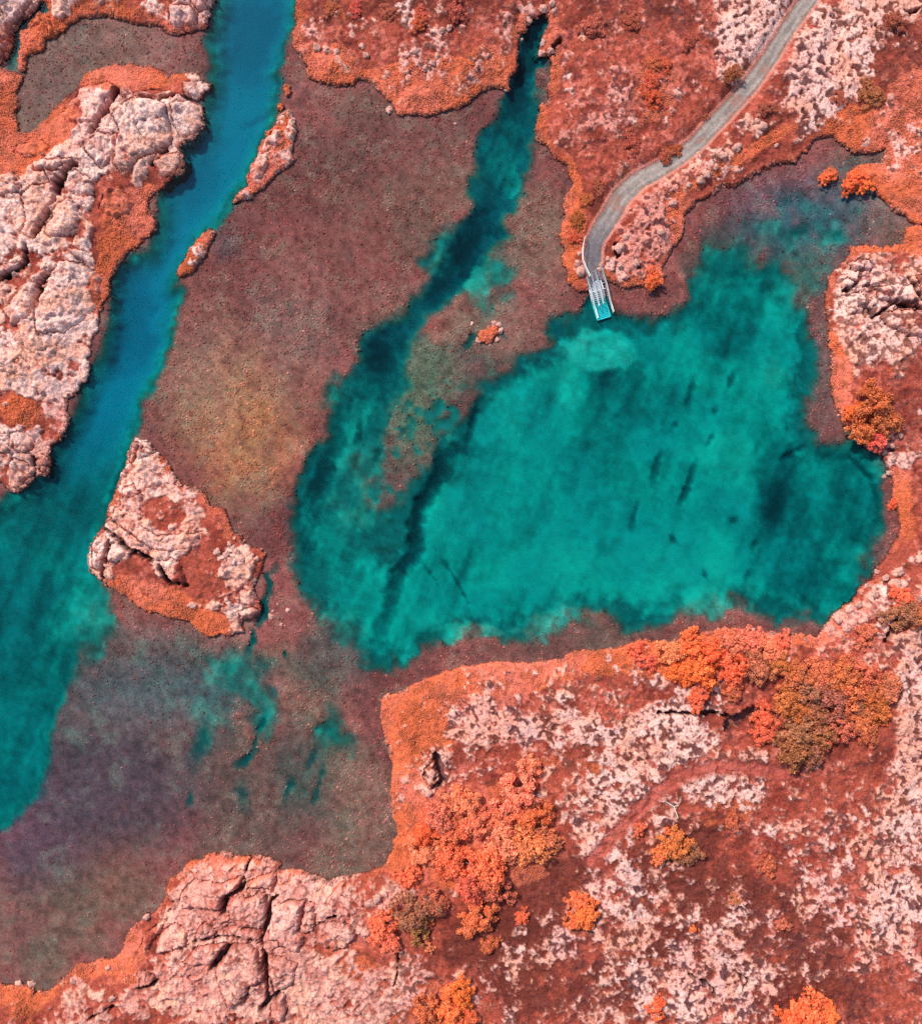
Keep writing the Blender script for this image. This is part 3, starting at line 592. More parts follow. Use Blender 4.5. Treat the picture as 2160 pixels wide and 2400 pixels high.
COL = mixc(COL, full(lin(50, 30, 30)), np.clip(fiss * 1.1, 0, 1))  # shade deep in the fissures painted near-black
# waterline band darkened: damp rock plus painted shade of the undercut
wet_shade = ss(.24, .08, H) * .9
COL = mixc(COL, full(lin(72, 34, 32) * .8), wet_shade)
# footpath
COL = mixc(COL, mixc(full(lin(196, 94, 78) * K), full(lin(166, 76, 60) * K), ss(-.3, .3, c2)), ss(.95, .5, df + .2 * nS) * (lab == 1) * .95)
COL = mixc(COL, full(lin(150, 66, 56) * K), ss(.28, .1, np.abs(df - .85)) * (lab == 1) * .5)
# gravel path
PG = mixc(full(lin(168, 150, 138) * .8), full(lin(140, 126, 116) * .8), ss(-.3, .3, c1 + c2))
PG = mixc(PG, full(lin(190, 168, 154) * .85), ss(.28, .05, np.abs(dp - .45) + .25 * c2) * .6)
PG = mixc(PG, full(lin(160, 100, 84) * .8), ss(.3, .05, hw - dp + .5 * c2 + .2 * c4) * .6)
PG = mixc(PG, full(lin(100, 94, 100) * .8), ss(470, 600, g.PY) * .8)
PG = PG * (1 + .30 * c2 + .25 * c4)[..., None]
PG = mixc(PG, full(lin(178, 116, 98) * .8), ss(.2, .45, c1 + .4 * c2) * .5)
COL = np.where(path_m[..., None], PG, COL)
edge_p = (ss(.22, .10, np.abs(dp + .12 * nS - hw - .12)) * (lab == 0) * (sdn > .2))
COL = mixc(COL, full(lin(222, 138, 116) * K), edge_p * .8); H += edge_p * .06
COL = np.clip(COL, .004, .95).astype(np.float32)

# ------------------------------------------------------------------ land: build the meshes
cells = np.zeros((NY, NX), bool)
cells[:-1, :-1] = cellmask[:-1, :-1] | cellmask[1:, :-1] | cellmask[:-1, 1:] | cellmask[1:, 1:]
cells &= lab >= 0
LABELS = {5: ('long narrow rocky islet with orange moss beside the blue channel', 'islet'),
 6: ('slim orange mossy islet on the right bank of the blue channel', 'islet'),
 7: ('tiny round orange islet above the long narrow islet', 'islet'),
 8: ('smallest orange islet touching the tip of the long narrow islet', 'islet'),
 9: ('large triangular cracked rock islet with red moss between channel and shallows', 'islet'),
 10: ('small orange mossy islet alone in the brown shallows below the inlet', 'islet'),
 11: ('little bushy orange islet in the grey bay at the upper right', 'islet')}
land_objs = {}
for k, (nm, poly) in enumerate(LANDS):
    main = cells & (lab == k) & (slab < 0) & ~path_m & ~foot_m
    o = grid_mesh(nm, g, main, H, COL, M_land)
    land_objs[k] = o
    if k in LABELS: tag(o, *LABELS[k], group='islets' )
    else: o['kind'] = 'structure'
for k in range(len(SLABS)):
    m = cells & (slab == k)
    if m.sum() > 20:
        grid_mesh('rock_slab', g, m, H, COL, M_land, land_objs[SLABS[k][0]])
path_o = grid_mesh('path', g, cells & path_m, H, COL, M_path); path_o['kind'] = 'structure'
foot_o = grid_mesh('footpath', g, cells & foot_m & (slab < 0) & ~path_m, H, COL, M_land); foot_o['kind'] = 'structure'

def zat(x, y):
    i = min(max(int(round((x - X0) / G)), 0), NX - 1); j = min(max(int(round((Y0 - y) / G)), 0), NY - 1)
    return float(H[j, i]) if lab[j, i] >= 0 else -9.0

# ------------------------------------------------------------------ lake bed
b = Grid(BX, BY, GB)
bn1 = b.fbm(5, 71, 4); bn2 = b.fbm(1.3, 72, 4, .6); bn3 = b.fbm(16, 73, 3); bn4 = b.fbm(.6, 74, 2)
depth = .24 + .12 * bn1 + .09 * bn2 + .05 * bn4
sand = np.zeros((BY, BX), np.float32)
def region(poly, dep, soft, jit=.6, sandv=None, sandsoft=None, off=0.0):
    global depth, sand
    m = b.raster(poly); s = b.sdf(m, max(soft, sandsoft or 0) * 1.4 + 1.5) + bn2 * jit + bn1 * jit * .6 + off
    w = ss(-.25 * soft, soft, s)
    depth = depth * (1 - w) + w * dep
    if sandv is not None:
        w2 = ss(0, sandsoft, s); sand = sand * (1 - w2) + w2 * sandv
CHANNEL = T(0,0,'1275,-500 1275,0 1250,130 1230,180 1200,230 1260,330 1265,390 1235,440 1240,480 1210,600 1190,830 1150,880 1080,900 1075,1000 1000,1090 940,1160 940,1300 920,1400 880,1480 760,1530 690,1590 665,1700 700,1810 660,1900 640,2022') + T(0,1,
 '620,0 600,60 570,100 540,180 480,280 450,420 400,500 310,620 260,820 180,860 60,910 0,970 -500,1100') + T(0,2,'-500,1000 0,870 30,860 120,780 200,690 230,600 290,500 310,400 290,300 320,190 380,130 400,0') + T(0,1,
 '400,1990 390,1900 440,1850 430,1700 440,1540 430,1450 450,1380 520,1300 545,1190 620,1060 650,960 700,840 740,720 770,640 810,510 830,440 850,350 910,250 950,150 970,80 1010,20 1020,0') + T(0,0,
 '1010,2022 1045,1900 1060,1820 1100,1720 1030,1700 1040,1650 1100,1560 1190,1400 1280,1330 1350,1240 1400,1150 1470,1050 1530,900 1600,760 1640,650 1650,560 1680,480 1640,400 1670,300 1700,200 1740,110 1750,0 1750,-500')
INLET = T(1,0,'1390,80 1340,110 1260,250 1240,400 1220,520 1185,590 1160,700 1165,740 1100,770 1045,840 1020,940 1030,1000 985,1080 985,1170 1000,1220 960,1290 870,1360 790,1400 740,1480 690,1570 780,1620 790,1650 700,1730 620,1800 550,1880 450,1940 370,2010') + T(1,1,
 '330,0 350,90 270,220 210,310 180,420 165,600 60,650 0,750') + T(0,1,'1800,770 1760,950 1740,1100 1750,1300 1770,1430 1820,1500') + T(1,1,
 '60,1560 130,1680 150,1770 300,1800 340,1900 380,1940 500,1920 600,1880 680,1820 850,1770 880,1690 960,1690 1100,1720 1180,1770 1300,1760 1400,1650 1500,1610 1600,1560 1780,1590 1820,1620') + T(2,1,
 '80,1700 200,1690 300,1640 400,1570 480,1490 560,1470 700,1490 800,1570 880,1640 960,1660 1100,1640 1130,1560 1230,1440 1330,1370 1450,1280 1530,1180 1570,1080 1560,950 1540,820 1460,700 1330,640 1200,610 1150,560 1100,440 1140,320 1170,150 1160,0') + T(2,0,
 '1140,2022 1130,1870 1050,1820 1030,1640 960,1590 850,1560 700,1470 620,1480 500,1580 520,1700 470,1800 380,1860 300,1920 130,1900 0,1850') + T(1,0,'1700,1800 1640,1870 1500,1910 1430,1920 1450,2022') + T(1,1,
 '1480,20 1430,60 1250,110 1200,180 1100,230 1020,230 1030,300 950,420 870,490 790,560 730,640 720,740 600,820 560,950 400,990 330,950 360,850 450,780 460,600 510,380 640,260 580,170 610,90 620,0') + T(1,0,
 '620,2010 680,1950 700,1890 790,1800 850,1720 950,1690 1040,1690 1090,1600 1060,1500 1150,1420 1170,1380 1110,1300 1190,1250 1220,1150 1270,1080 1290,1000 1310,900 1340,790 1360,700 1350,560 1320,490 1300,420 1350,350 1380,220 1430,120')
bwz = b.fbm(2.0, 79, 4, .65)
region(INLET, 2.1, 1.6, 1.0, off=.75)
region(CHANNEL, 6.2, 2.4, .45, .9, 3.0, .15)
TONGUE = T(1,1,'620,0 700,20 1000,60 1230,110 1100,230 1020,230 1030,300 950,420 870,490 790,560 730,640 720,740 600,820 560,950 400,990 330,950 360,850 450,780 460,600 510,380 640,260 580,170 610,90')
# the open lagoon floor: pale silt
LAGOON = T(1,1,'1020,330 960,480 940,640 860,760 740,880 680,980 640,1200 500,1400 330,1250 200,1400 180,1560 250,1700 380,1850 560,1860 680,1760 900,1640 1000,1620 1250,1700 1500,1540 1820,1560') + T(2,1,'150,1620 420,1470 560,1420 760,1480 900,1560 1080,1560 1250,1380 1460,1200 1500,1000 1440,760 1250,700 1100,640 1030,440 1080,200 1060,0') + T(2,0,'1050,2022 1000,1870 940,1700 800,1620 640,1560 560,1700 520,1850 380,1920 200,1990 0,1960') + T(1,1,'1820,0 1500,60 1300,150 1150,260')
region(LAGOON, 3.0, 3.4, 1.6, .95, 2.2, off=.7)
bn5 = b.fbm(2.8, 75, 4, .65); bwx = b.fbm(4.5, 77, 4, .6) * 3.2; bwy = b.fbm(4.5, 78, 4, .6) * 3.2
def ell(x, y, rx, ry, rot, dep=None, sv=None, w=1.0):     # on the 1820-wide view
    global depth, sand
    k = 2160 / 1820.0
    cx, cy = (x * k - 1080) / PXM, (1200 - y * k) / PXM
    ca, sa = math.cos(R(rot)), math.sin(R(rot))
    X = b.XX - cx + bwx; Y = b.YY - cy + bwy
    r = np.hypot((X * ca - Y * sa) / (rx * k / PXM), (X * sa + Y * ca) / (ry * k / PXM))
    f = ss(1.35, .4, r + .25 * bn5) * w
    if dep is not None: depth = depth * (1 - f) + f * dep
    if sv is not None: sand = sand * (1 - f) + f * sv
for a in [
 (1250, 790, 120, 60, 10, 4.6, .45, .8), (1180, 860, 80, 110, 20, 4.0, .65, .7), (1430, 600, 60, 110, 10, 3.9, .4, .8), (1540, 620, 50, 70, 0, 2.2, .7, .5),
 (1560, 1010, 50, 170, -15, 4.8, .35, .85), (1670, 1010, 75, 140, 0, 3.2, .36, .9), (1600, 1150, 120, 55, 20, 4.2, .36, .85), (1440, 640, 60, 130, 8, 3.8, .35, .7), (1300, 960, 60, 120, -20, 3.7, .85, .6), (1130, 960, 70, 60, 0, 3.6, .8, .5),
 (1450, 900, 70, 60, 0, 2.2, 1.2, .8), (1320, 1120, 160, 80, 0, 2.35, 1.2, .8), (1100, 1130, 130, 60, 0, 2.4, 1.2, .7), (900, 1010, 60, 60, 0, 2.4, 1.0, .8), (850, 1250, 60, 30, 20, 2.2, .95, .7), (1480, 980, 40, 60, 0, 2.2, .9, .5), (1440, 770, 60, 60, 0, 2.7, .9, .6), (1530, 740, 40, 45, 0, 1.5, .6, .7),
 (1010, 830, 50, 60, 0, 2.2, .7, .6), (960, 900, 60, 40, 0, 2.2, .7, .5), (700, 1160, 60, 80, 0, 2.7, .8, .7), (660, 1090, 40, 60, 0, 3.0, .6, .6), (1120, 760, 60, 50, 0, 1.6, .6, .6),
 (1090, 1228, 75, 22, -8, .95, .55, .95), (950, 1250, 60, 16, -5, .95, .55, .9), (1440, 1190, 50, 20, 0, 1.6, .9, .5),
 # bay at the upper right, deepening to the lagoon
 (1470, 480, 90, 50, 0, 1.0, .2, .7), (1560, 470, 140, 70, 0, 1.0, .1, .8), (1690, 320, 60, 14, 0, .6, .0, .9), (1420, 530, 50, 60, 0, 1.8, .5, .6), (1600, 560, 50, 60, 0, 1.0, .2, .6), (1650, 420, 80, 60, 0, .8, .05, .7),
 # blue channel
 (500, 60, 60, 120, 5, 8.5, .85, .8), (380, 330, 50, 100, 20, 7.8, .8, .7), (265, 640, 50, 120, 12, 8.5, .9, .8), (60, 1150, 110, 160, 10, 5.6, .7, .9), (110, 1000, 60, 80, 20, 6.3, .4, .7), (60, 1310, 80, 110, 5, 5.2, .7, .9), (30, 1440, 60, 110, 0, 4.8, .7, .8), (470, 200, 40, 60, 10, 6.0, .8, .6),
 (160, 1180, 60, 90, 0, 2.3, .5, .8), (180, 1250, 50, 60, 0, 1.8, .5, .7), (110, 1260, 25, 90, 10, 3.2, .3, .7),
 # lower left shallows
 (480, 1335, 75, 55, 10, 1.35, .45, .95), (520, 1390, 30, 46, 0, 1.2, .4, .8), (655, 1430, 36, 56, 0, 1.3, .15, .95), (300, 1340, 170, 90, 0, .62, .12, .7), (420, 1420, 60, 90, 0, .85, .2, .6), (200, 1420, 120, 120, 0, .52, .1, .6), (240, 1560, 200, 120, 0, .42, .05, .7), (90, 1780, 110, 130, 0, .40, .05, .6), (620, 1560, 60, 90, 0, .6, .1, .5), (580, 1500, 60, 80, 0, .72, .1, .6), (150, 1250, 70, 60, 0, 1.0, .3, .5), (640, 1290, 60, 90, 30, .6, .1, .6),
 # fissure surrounds
 (960, 560, 40, 60, 20, 1.3, .3, .7), (860, 500, 40, 40, 0, 1.3, .3, .6), (1000, 300, 40, 90, 10, 3.4, .15, .8), (1040, 90, 24, 90, 10, 4.6, .2, .9), (1080, 150, 22, 70, 0, .5, 0, .8), (690, 880, 30, 90, 10, 1.6, .4, .5), (740, 930, 40, 60, 20, 1.1, .3, .6),
 (700, 1000, 70, 40, 0, 1.7, .4, .6), (620, 960, 26, 90, 10, 3.6, .2, .8), (600, 1050, 20, 80, 0, 3.4, .2, .7), (700, 800, 40, 100, 20, 2.7, .25, .7)]: ell(*a)
# the pale fan of silt below the steps
k_ = 2160 / 1820.0
ro = np.hypot((b.PX - 1182 * k_ + 40 * bn1 + 30 * bn2) / (80 * k_), (b.PY - 696 * k_ + 30 * bn2 - 30 * bn1) / (50 * k_))
fan = ss(1.14, .80, ro); depth = depth * (1 - fan) + fan * 1.9
CREV = [  # dark crevices in the bed: line, half width m, extra depth
 (T(1,1,'1020,330 985,450 940,640'), .35, 1.6), (T(1,1,'990,640 900,640 810,690 800,760 740,870 680,960 640,1100 640,1260 560,1350 500,1500 480,1620 430,1720 430,1790'), .75, 3.6), (T(1,1,'690,1330 760,1420 770,1450'), .15, 1.5), (T(1,1,'740,1210 830,1340 900,1440 950,1550 970,1640'), .16, .8),
 (T(1,1,'470,-10 440,60 440,140 380,280'), 1.5, 4.5), (T(1,1,'620,100 560,200'), .4, 1.5), (T(1,1,'500,390 470,500'), .25, 1.4), (T(1,1,'600,490 540,560'), .3, 1.6), (T(1,1,'440,620 400,720'), .3, 1.2), (T(1,1,'310,470 290,620'), .35, 1.8), (T(1,1,'190,430 200,560 120,700 60,860 40,1000 20,1200'), .8, 1.8),
 (T(2,1,'720,180 680,280'), .35, 1.5), (T(2,1,'480,200 450,320 430,400'), .35, 1.5), (T(2,1,'290,650 270,690 230,860'), .4, 1.9), (T(2,1,'600,535 555,620'), .25, 2.0), (T(2,1,'500,690 450,840 420,920 400,960'), .32, 2.6), (T(2,1,'1125,625 1000,705'), .30, 2.4), (T(2,1,'340,1150 380,1205'), .3, 2.0), (T(2,1,'870,1160 825,1245'), .25, 1.5), (T(2,1,'820,1370 780,1410'), .3, 1.2), (T(2,1,'380,470 360,500'), .3, 1.5), (T(2,1,'1000,780 980,900 940,1100 900,1240'), 1.2, 1.5), (T(2,1,'610,390 600,430'), .3, 1.2), (T(2,1,'150,930 100,1130'), .3, .9), (T(2,1,'530,1370 560,1420'), .2, .8), (T(2,1,'740,1040 690,1080'), .25, .9), (T(2,1,'1260,680 1420,690 1540,820 1570,950 1570,1080'), .35, 1.3),
 (T(0,2,'1575,200 1525,300'), .22, 1.3), (T(0,2,'1525,300 1500,410'), .3, .7), (T(0,2,'1500,410 1460,460 1395,495'), .42, 1.5), (T(0,2,'1740,550 1690,690'), .35, .7), (T(0,2,'1130,640 1120,730'), .35, 1.0), (T(0,2,'1240,250 1200,380 1150,500'), .7, .6), (T(0,2,'1430,600 1440,740'), .7, .5), (T(1,2,'100,500 70,600 40,720'), .25, .7), (T(1,2,'60,380 0,500'), .3, .5),
 (T(0,1,'1640,1340 1580,1390 1600,1440 1590,1490'), .35, 1.7), (T(0,1,'1590,1500 1560,1560 1575,1620 1520,1680'), .4, 1.9), (T(0,1,'1500,1720 1500,1770 1465,1850'), .35, 1.8), (T(0,1,'1690,1830 1690,1870'), .25, 1.0),
 ([(1118,780),(1105,795),(1090,815),(1082,835)], .3, 1.1), ([(1172,775),(1182,790)], .25, .8), (T(1,0,'1060,1290 1000,1360 960,1450 920,1540 860,1620 800,1700 760,1770'), 1.2, 4.2), (T(1,0,'1060,1190 1030,1290'), .6, 1.2), (T(1,0,'1390,130 1310,320 1270,480 1230,620 1200,700'), .9, 3.0), (T(1,0,'1110,1370 1150,1380'), .6, 1.2), (T(0,0,'245,-200 240,50 180,120 105,190 95,270 70,380'), .7, 2.2), (T(2,0,'1540,1140 1530,1180'), .3, .8), (T(2,0,'1160,1320 1040,1400'), .5, .5), (T(2,0,'1300,1370 1340,1410'), .5, .8), (T(0,0,'1640,640 1500,700 1420,740'), .4, .8), (T(0,1,'760,640 700,830 640,1000'), .5, 1.0),
]
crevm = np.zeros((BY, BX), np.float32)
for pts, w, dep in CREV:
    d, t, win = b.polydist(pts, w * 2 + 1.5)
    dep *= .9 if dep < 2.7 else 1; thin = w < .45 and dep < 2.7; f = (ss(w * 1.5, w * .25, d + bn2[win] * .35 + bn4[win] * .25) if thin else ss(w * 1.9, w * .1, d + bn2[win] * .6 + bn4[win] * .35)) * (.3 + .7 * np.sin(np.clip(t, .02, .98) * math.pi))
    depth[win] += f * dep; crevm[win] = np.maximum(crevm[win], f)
# the floor drops away under the entry steps
d, t, win = b.polydist([(1400, 712), (1416, 752)], 4.0)
depth[win] = np.maximum(depth[win], 2.7 * ss(1.7, .95, d))
# under the land the bed stays shallow; right at the shore a small step
landb = np.zeros((BY, BX), bool)
for nm, poly in LANDS: landb |= b.raster(poly)
sb = b.sdf(landb, 3.0)
depth = np.where(sb > -.15, np.minimum(depth, .5 + 2.0 * np.clip(-sb + .5, 0, 3) ** 1.5), depth)
shal = ss(1.2, .4, depth)
region(TONGUE, .55, 1.5, 1.1, .05, 1.5, off=.75)
depth = np.maximum(depth, .1)
tb = ss(780, 860, b.PX) * ss(1260, 1160, b.PX) * ss(860, 940, b.PY) * ss(1330, 1230, b.PY)
depth = depth + tb * ss(1.2, .4, depth) * .75 * ss(-.05, .45, bwz + .5 * bn2)
# weed and broken rock: the sloping bed is patchy
depth = np.maximum(depth + bwz * (.9 * ss(.35, .9, depth) * ss(3.2, 1.4, depth)), .12)
depth += (.12 * bn2 + .05 * bn4) * ss(.4, 1.5, depth) * (1.0 + 1.4 * (1 - sand))
# rubble on the shallow bed
rb1, rb2 = b.worley(.9, 81, b.XX + bn2 * .4, b.YY + bn4 * .4)
depth -= .05 * np.clip(1 - rb1 * 1.3, 0, 1) * (1 - sand)
depth = np.maximum(depth, .10)
real_depth = np.maximum(depth * DS - .012 * np.clip(1 - rb1 * 1.2, 0, 1) * (1 - sand), .015)
# colour
def bfull(c): return np.broadcast_to(c, (BY, BX, 3)).astype(np.float32)
BM = lin(182, 92, 84); BO = lin(158, 102, 86); BW = lin(226, 132, 88); BR = lin(158, 74, 68)
bc = mixc(bfull(BM), bfull(BR), ss(-.15, .35, bn3 + bn1 * .5))
bc = mixc(bc, bfull(BO), ss(.05, .4, -bn3 + bn1 * .6) * .7)
def btint(x, y, rx, ry, rot, c, w):
    global bc
    k = 2160 / 1820.0
    cx, cy = (x * k - 1080) / PXM, (1200 - y * k) / PXM
    ca, sa = math.cos(R(rot)), math.sin(R(rot))
    X = b.XX - cx + bn1 * 3; Y = b.YY - cy + bn3 * 3
    r = np.hypot((X * ca - Y * sa) / (rx * k / PXM), (X * sa + Y * ca) / (ry * k / PXM))
    bc = mixc(bc, bfull(c), ss(1.4, .3, r) * w)
for a in [(480, 800, 130, 150, 20, BW, .85), (400, 720, 100, 150, 10, lin(196, 126, 106), .6), (580, 650, 100, 130, 10, lin(188, 120, 108), .6), (590, 490, 80, 60, 0, lin(190, 112, 98), .5), (480, 930, 80, 60, 0, BW, .5), (500, 970, 60, 60, 0, lin(170, 110, 90), .5),
 (720, 400, 170, 170, 0, lin(154, 82, 72), .8), (820, 270, 140, 90, 0, lin(150, 78, 72), .7), (900, 600, 50, 80, 0, BO, .5), (830, 800, 60, 120, 20, lin(170, 132, 104), .7), (1090, 480, 50, 110, 0, lin(176, 110, 92), .5),
 (200, 1560, 260, 170, 0, lin(128, 72, 80), .97), (160, 1760, 120, 100, 0, lin(160, 94, 80), .8), (60, 1650, 140, 120, 0, lin(130, 74, 86), .95), (300, 1370, 210, 90, 0, lin(146, 98, 100), .95), (520, 1600, 130, 140, 0, lin(128, 86, 78), .85), (700, 1600, 80, 120, 0, lin(172, 112, 96), .6), (240, 110, 150, 50, 0, lin(168, 106, 98), .4), (100, 190, 80, 60, 30, lin(160, 96, 92), .5), (1600, 420, 180, 90, 0, lin(152, 100, 110), .85), (1740, 430, 50, 50, 0, lin(160, 112, 100), .5), (1150, 1270, 280, 40, -4, lin(122, 80, 72), .6), (660, 1300, 90, 90, 30, lin(126, 90, 88), .5), (1640, 700, 40, 200, 0, lin(150, 108, 104), .5), (1000, 650, 120, 60, 0, lin(166, 120, 102), .5), (460, 470, 40, 40, 0, lin(120, 92, 96), .5), (320, 1260, 150, 30, 10, lin(150, 110, 106), .4), (1640, 1180, 120, 60, -40, lin(126, 86, 82), .5)]: btint(*a)
SA = lin(212, 210, 178); SB = lin(172, 188, 168); SDk = lin(104, 116, 108)
stone = mixc(bfull(lin(132, 106, 92)), bfull(SDk), ss(.6, 2.2, depth))
bc = mixc(bc, bfull(lin(150, 122, 104)), ss(.12, .4, bwz + bn2 * .6) * shal * .28)
bc = mixc(bc, bfull(lin(186, 96, 92)), ss(.15, .42, -bwz + bn3 * .5) * shal * .35)
bc = mixc(bc, stone, ss(.7, 1.6, depth) * .85)
northf = ss(1000, 700, b.PY) * (b.PX > 640) * (b.PX < 1320)
bc = mixc(bc, bfull(lin(62, 82, 92)), northf * ss(1.0, 2.4, depth) * .8)
bn5f = b.fbm(3.2, 76, 4, .68)
ua = R(68); su = b.XX * math.cos(ua) + b.YY * math.sin(ua); sv_ = -b.XX * math.sin(ua) + b.YY * math.cos(ua)
streak = b.fbm(1.0, 82, 3, .6, su / 9.0, sv_ / 1.6)
sc_ = mixc(bfull(SA), bfull(SB), ss(-.3, .3, bn1))
bc = mixc(bc, sc_, np.clip(sand * (1 + .3 * bn2) + (.6 * bn5f + .25 * bn1 + .62 * streak) * (sand > .05) - .10 * (sand > .3), 0, 1) * ss(.3, 1.0, depth))
bc = bc * (.78 * (1 - .1 * sand) * (1 + 0 * sand))[..., None] * (1 + (.40 * bn2 + .55 * bn4 + .3 * bwz)[..., None] * (1 - .6 * sand[..., None]))
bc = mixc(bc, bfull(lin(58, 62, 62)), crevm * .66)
bc = mixc(bc, bfull(lin(178, 174, 152)) * (1 + .5 * bn4 + .4 * bn2)[..., None], fan * .85)
# the floor of the channel is bluer basalt silt
chm = b.raster(CHANNEL) * ss(1.5, 4, depth) * ss(1230, 900, b.PY)
bc = mixc(bc, bfull(lin(156, 190, 204)), chm * .9 * np.clip(sand * 1.1, 0, 1))
bc = np.clip(bc, .006, .9).astype(np.float32)
bc = np.concatenate([bc, (.12 + .88 * ss(2.0, .5, depth))[..., None].astype(np.float32)], 2)
bed = grid_mesh('lake_bed', b, np.pad(np.ones((BY - 1, BX - 1), bool), ((0, 1), (0, 1))), -real_depth, bc, M_bed)
bed['kind'] = 'structure'

# water: a closed body, its top at level 0
wb = MB(); xw, yw = 54 + MARG - .3, 60 + MARG - .3
wb.box(Vector((0, 0, -12)), Vector((xw, 0, 0)), Vector((0, yw, 0)), Vector((0, 0, 12)))
water = wb.build('water', M_water); water['kind'] = 'structure'

# moor beyond the traced ground, out to the horizon
def moor():
    v = []; f = []; cols = []
    xs0, ys0 = 54 + MARG, 60 + MARG
    rings = [0, 3, 8, 16, 30, 60, 120, 300, 900]
    n = 120; r_ = random.Random(3)
    for k, e in enumerate(rings):
        for i in range(n):
            t = i / n * 4; s = int(t); u = t - s
            p = [(-1 + 2 * u, 1), (1, 1 - 2 * u), (1 - 2 * u, -1), (-1, -1 + 2 * u)][s]
            z = .6 + r_.uniform(-.4, .5) * (1 if k else .2) + (e * .01 if k else 0)
            v.append((p[0] * (xs0 + e), p[1] * (ys0 + e), z)); c = VR * r_.uniform(.7, 1.2) if r_.random() < .7 else PD
            cols.append(c)
    for k in range(len(rings) - 1):
        for i in range(n):
            j = (i + 1) % n; f.append((k * n + i, k * n + j, (k + 1) * n + j, (k + 1) * n + i))
    # skirt down to the bed
    base = len(v)
    for i in range(n): v.append((v[i][0], v[i][1], -13)); cols.append(VD)
    for i in range(n):
        j = (i + 1) % n; f.append((base + i, base + j, j, i))
    o = finish_mesh('moorland', np.array(v), np.array(f)[:, ::-1], np.array(cols), M_land, None, True)
    o['kind'] = 'structure'
moor()

# ------------------------------------------------------------------ entry platform and handrails
def platform():
    root = bpy.data.objects.new('entry_platform', None); C.objects.link(root)
    tag(root, 'metal entry platform with white handrails stepping down into the turquoise lagoon', 'platform')
    p0 = at(1386.5, 646, .35); p1 = at(1414.5, 746.5, -.30)
    root.location = (p0.x, p0.y, 0)
    u = Vector((p1.x - p0.x, p1.y - p0.y, 0)); LEN = u.length; u.normalize(); v = Vector((-u.y, u.x, 0))
    if v.x < 0: v = -v
    Z = Vector((0, 0, 1)); W = .82
    s1, s2, s3 = 1.85, LEN - 1.75, LEN
    zt, zb = .35, -.30
    def P(s, lat, z): return u * s + v * lat + Z * z
    def prof(s):
        if s <= s1: return zt
        if s >= s2: return zb
        return zt + (zb - zt) * (s - s1) / (s2 - s1)
    def deck(name, sa, sb, z, mat):
        m = MB()
        m.box(P((sa + sb) / 2, 0, z - .03), u * ((sb - sa) / 2), v * W, Z * .012)
        o = m.build(name, mat, root)
        n = int((sb - sa) / .16)
        for i in range(n + 1):
            q = MB(); q.box(P(sa + .03 + i * (sb - sa - .06) / n, 0, z), u * .022, v * W, Z * .02); q.build('grating_bar', M_grate, o)
        for lat in (-W, W):
            q = MB(); q.box(P((sa + sb) / 2, lat, z + .02), u * ((sb - sa) / 2), v * .04, Z * .05); q.build('edge_beam', M_rail, o)
        for sx in (sa, sb):
            q = MB(); q.box(P(sx, 0, z + .01), u * .035, v * W, Z * .045); q.build('edge_beam', M_rail, o)
    deck('upper_deck', 0, s1, zt, M_grate); deck('lower_deck', s2, s3, zb, M_rail)
    nst = 7
    for i in range(nst):
        q = MB(); s = s1 + (s2 - s1) * (i + .5) / nst; q.box(P(s, 0, prof(s)), u * .10, v * (W - .05), Z * .02); q.build('stair_tread', M_grate, root)
    for lat in (-W, W):
        q = MB(); q.tube([P(s1, lat, zt - .05), P(s2, lat, zb - .05)], .05); q.build('stair_stringer', M_rail, root)
    def rail(lat, sa, sb, h=1.0):
        ss_ = sorted({sa, min(max(s1 - .1, sa), sb), min(s2 + .05, sb), sb})
        m = MB(); m.tube([P(s, lat, prof(s) + h) for s in ss_], .042); o = m.build('handrail', M_rail, root, True)
        m = MB(); m.tube([P(s, lat, prof(s) + h * .52) for s in ss_], .025); m.build('middle_rail', M_rail, o, True)
        n = max(2, int((sb - sa) / 1.0) + 1)
        for i in range(n):
            s = sa + .04 + (sb - sa - .08) * i / (n - 1)
            m = MB(); m.tube([P(s, lat, prof(s)), P(s, lat, prof(s) + h)], .03, 6); m.build('rail_post', M_rail, o, True)
    rail(-.80, .1, s3 - .1, .95); rail(-.25, -.1, s2 + .3); rail(.30, -.35, s2 + .2); rail(1.12, -.5, s3 - .25, 1.05)
    for s in (.4, 1.2, 1.9):
        m = MB(); m.tube([P(s, W, zt), P(s, 1.12, zt + .1)], .03, 6); m.build('bracket', M_rail, root, True)
    for s in (.15, s1):
        for lat in (-.7, .7):
            m = MB(); m.tube([P(s, lat, zt - .04), P(s, lat, -1.6)], .05, 6); m.build('support_leg', M_rail, root, True)
    for s in (s2 + .1, s3 - .1):
        for lat in (-.7, .7):
            m = MB(); m.tube([P(s, lat, zb - .04), P(s, lat, -1.3)], .05, 6); m.build('support_leg', M_rail, root, True)
    # railing along the path
    r2 = bpy.data.objects.new('path_railing', None); C.objects.link(r2)
    tag(r2, 'pale metal railing along the left edge of the gravel path above the platform', 'railing')
    pts = [at(1371, 552, 1.5), at(1365, 582, 1.5), at(1366, 608, 1.5), at(1376, 632, 1.5), at(1383, 646, 1.75)]
    r2.location = (pts[0].x, pts[0].y, 0); off = Vector((pts[0].x, pts[0].y, 0))
    m = MB(); m.tube([p - off for p in pts], .045); m.build('handrail', M_rail, r2, True)
    m = MB(); m.tube([p - off - Z * .5 for p in pts], .025); m.build('middle_rail', M_rail, r2, True)
    for p in pts[:-1]:
        m = MB(); m.tube([p - off, Vector((p.x, p.y, max(zat(p.x, p.y), .2) - .1)) - off], .032, 6); m.build('rail_post', M_rail, r2, True)
platform()

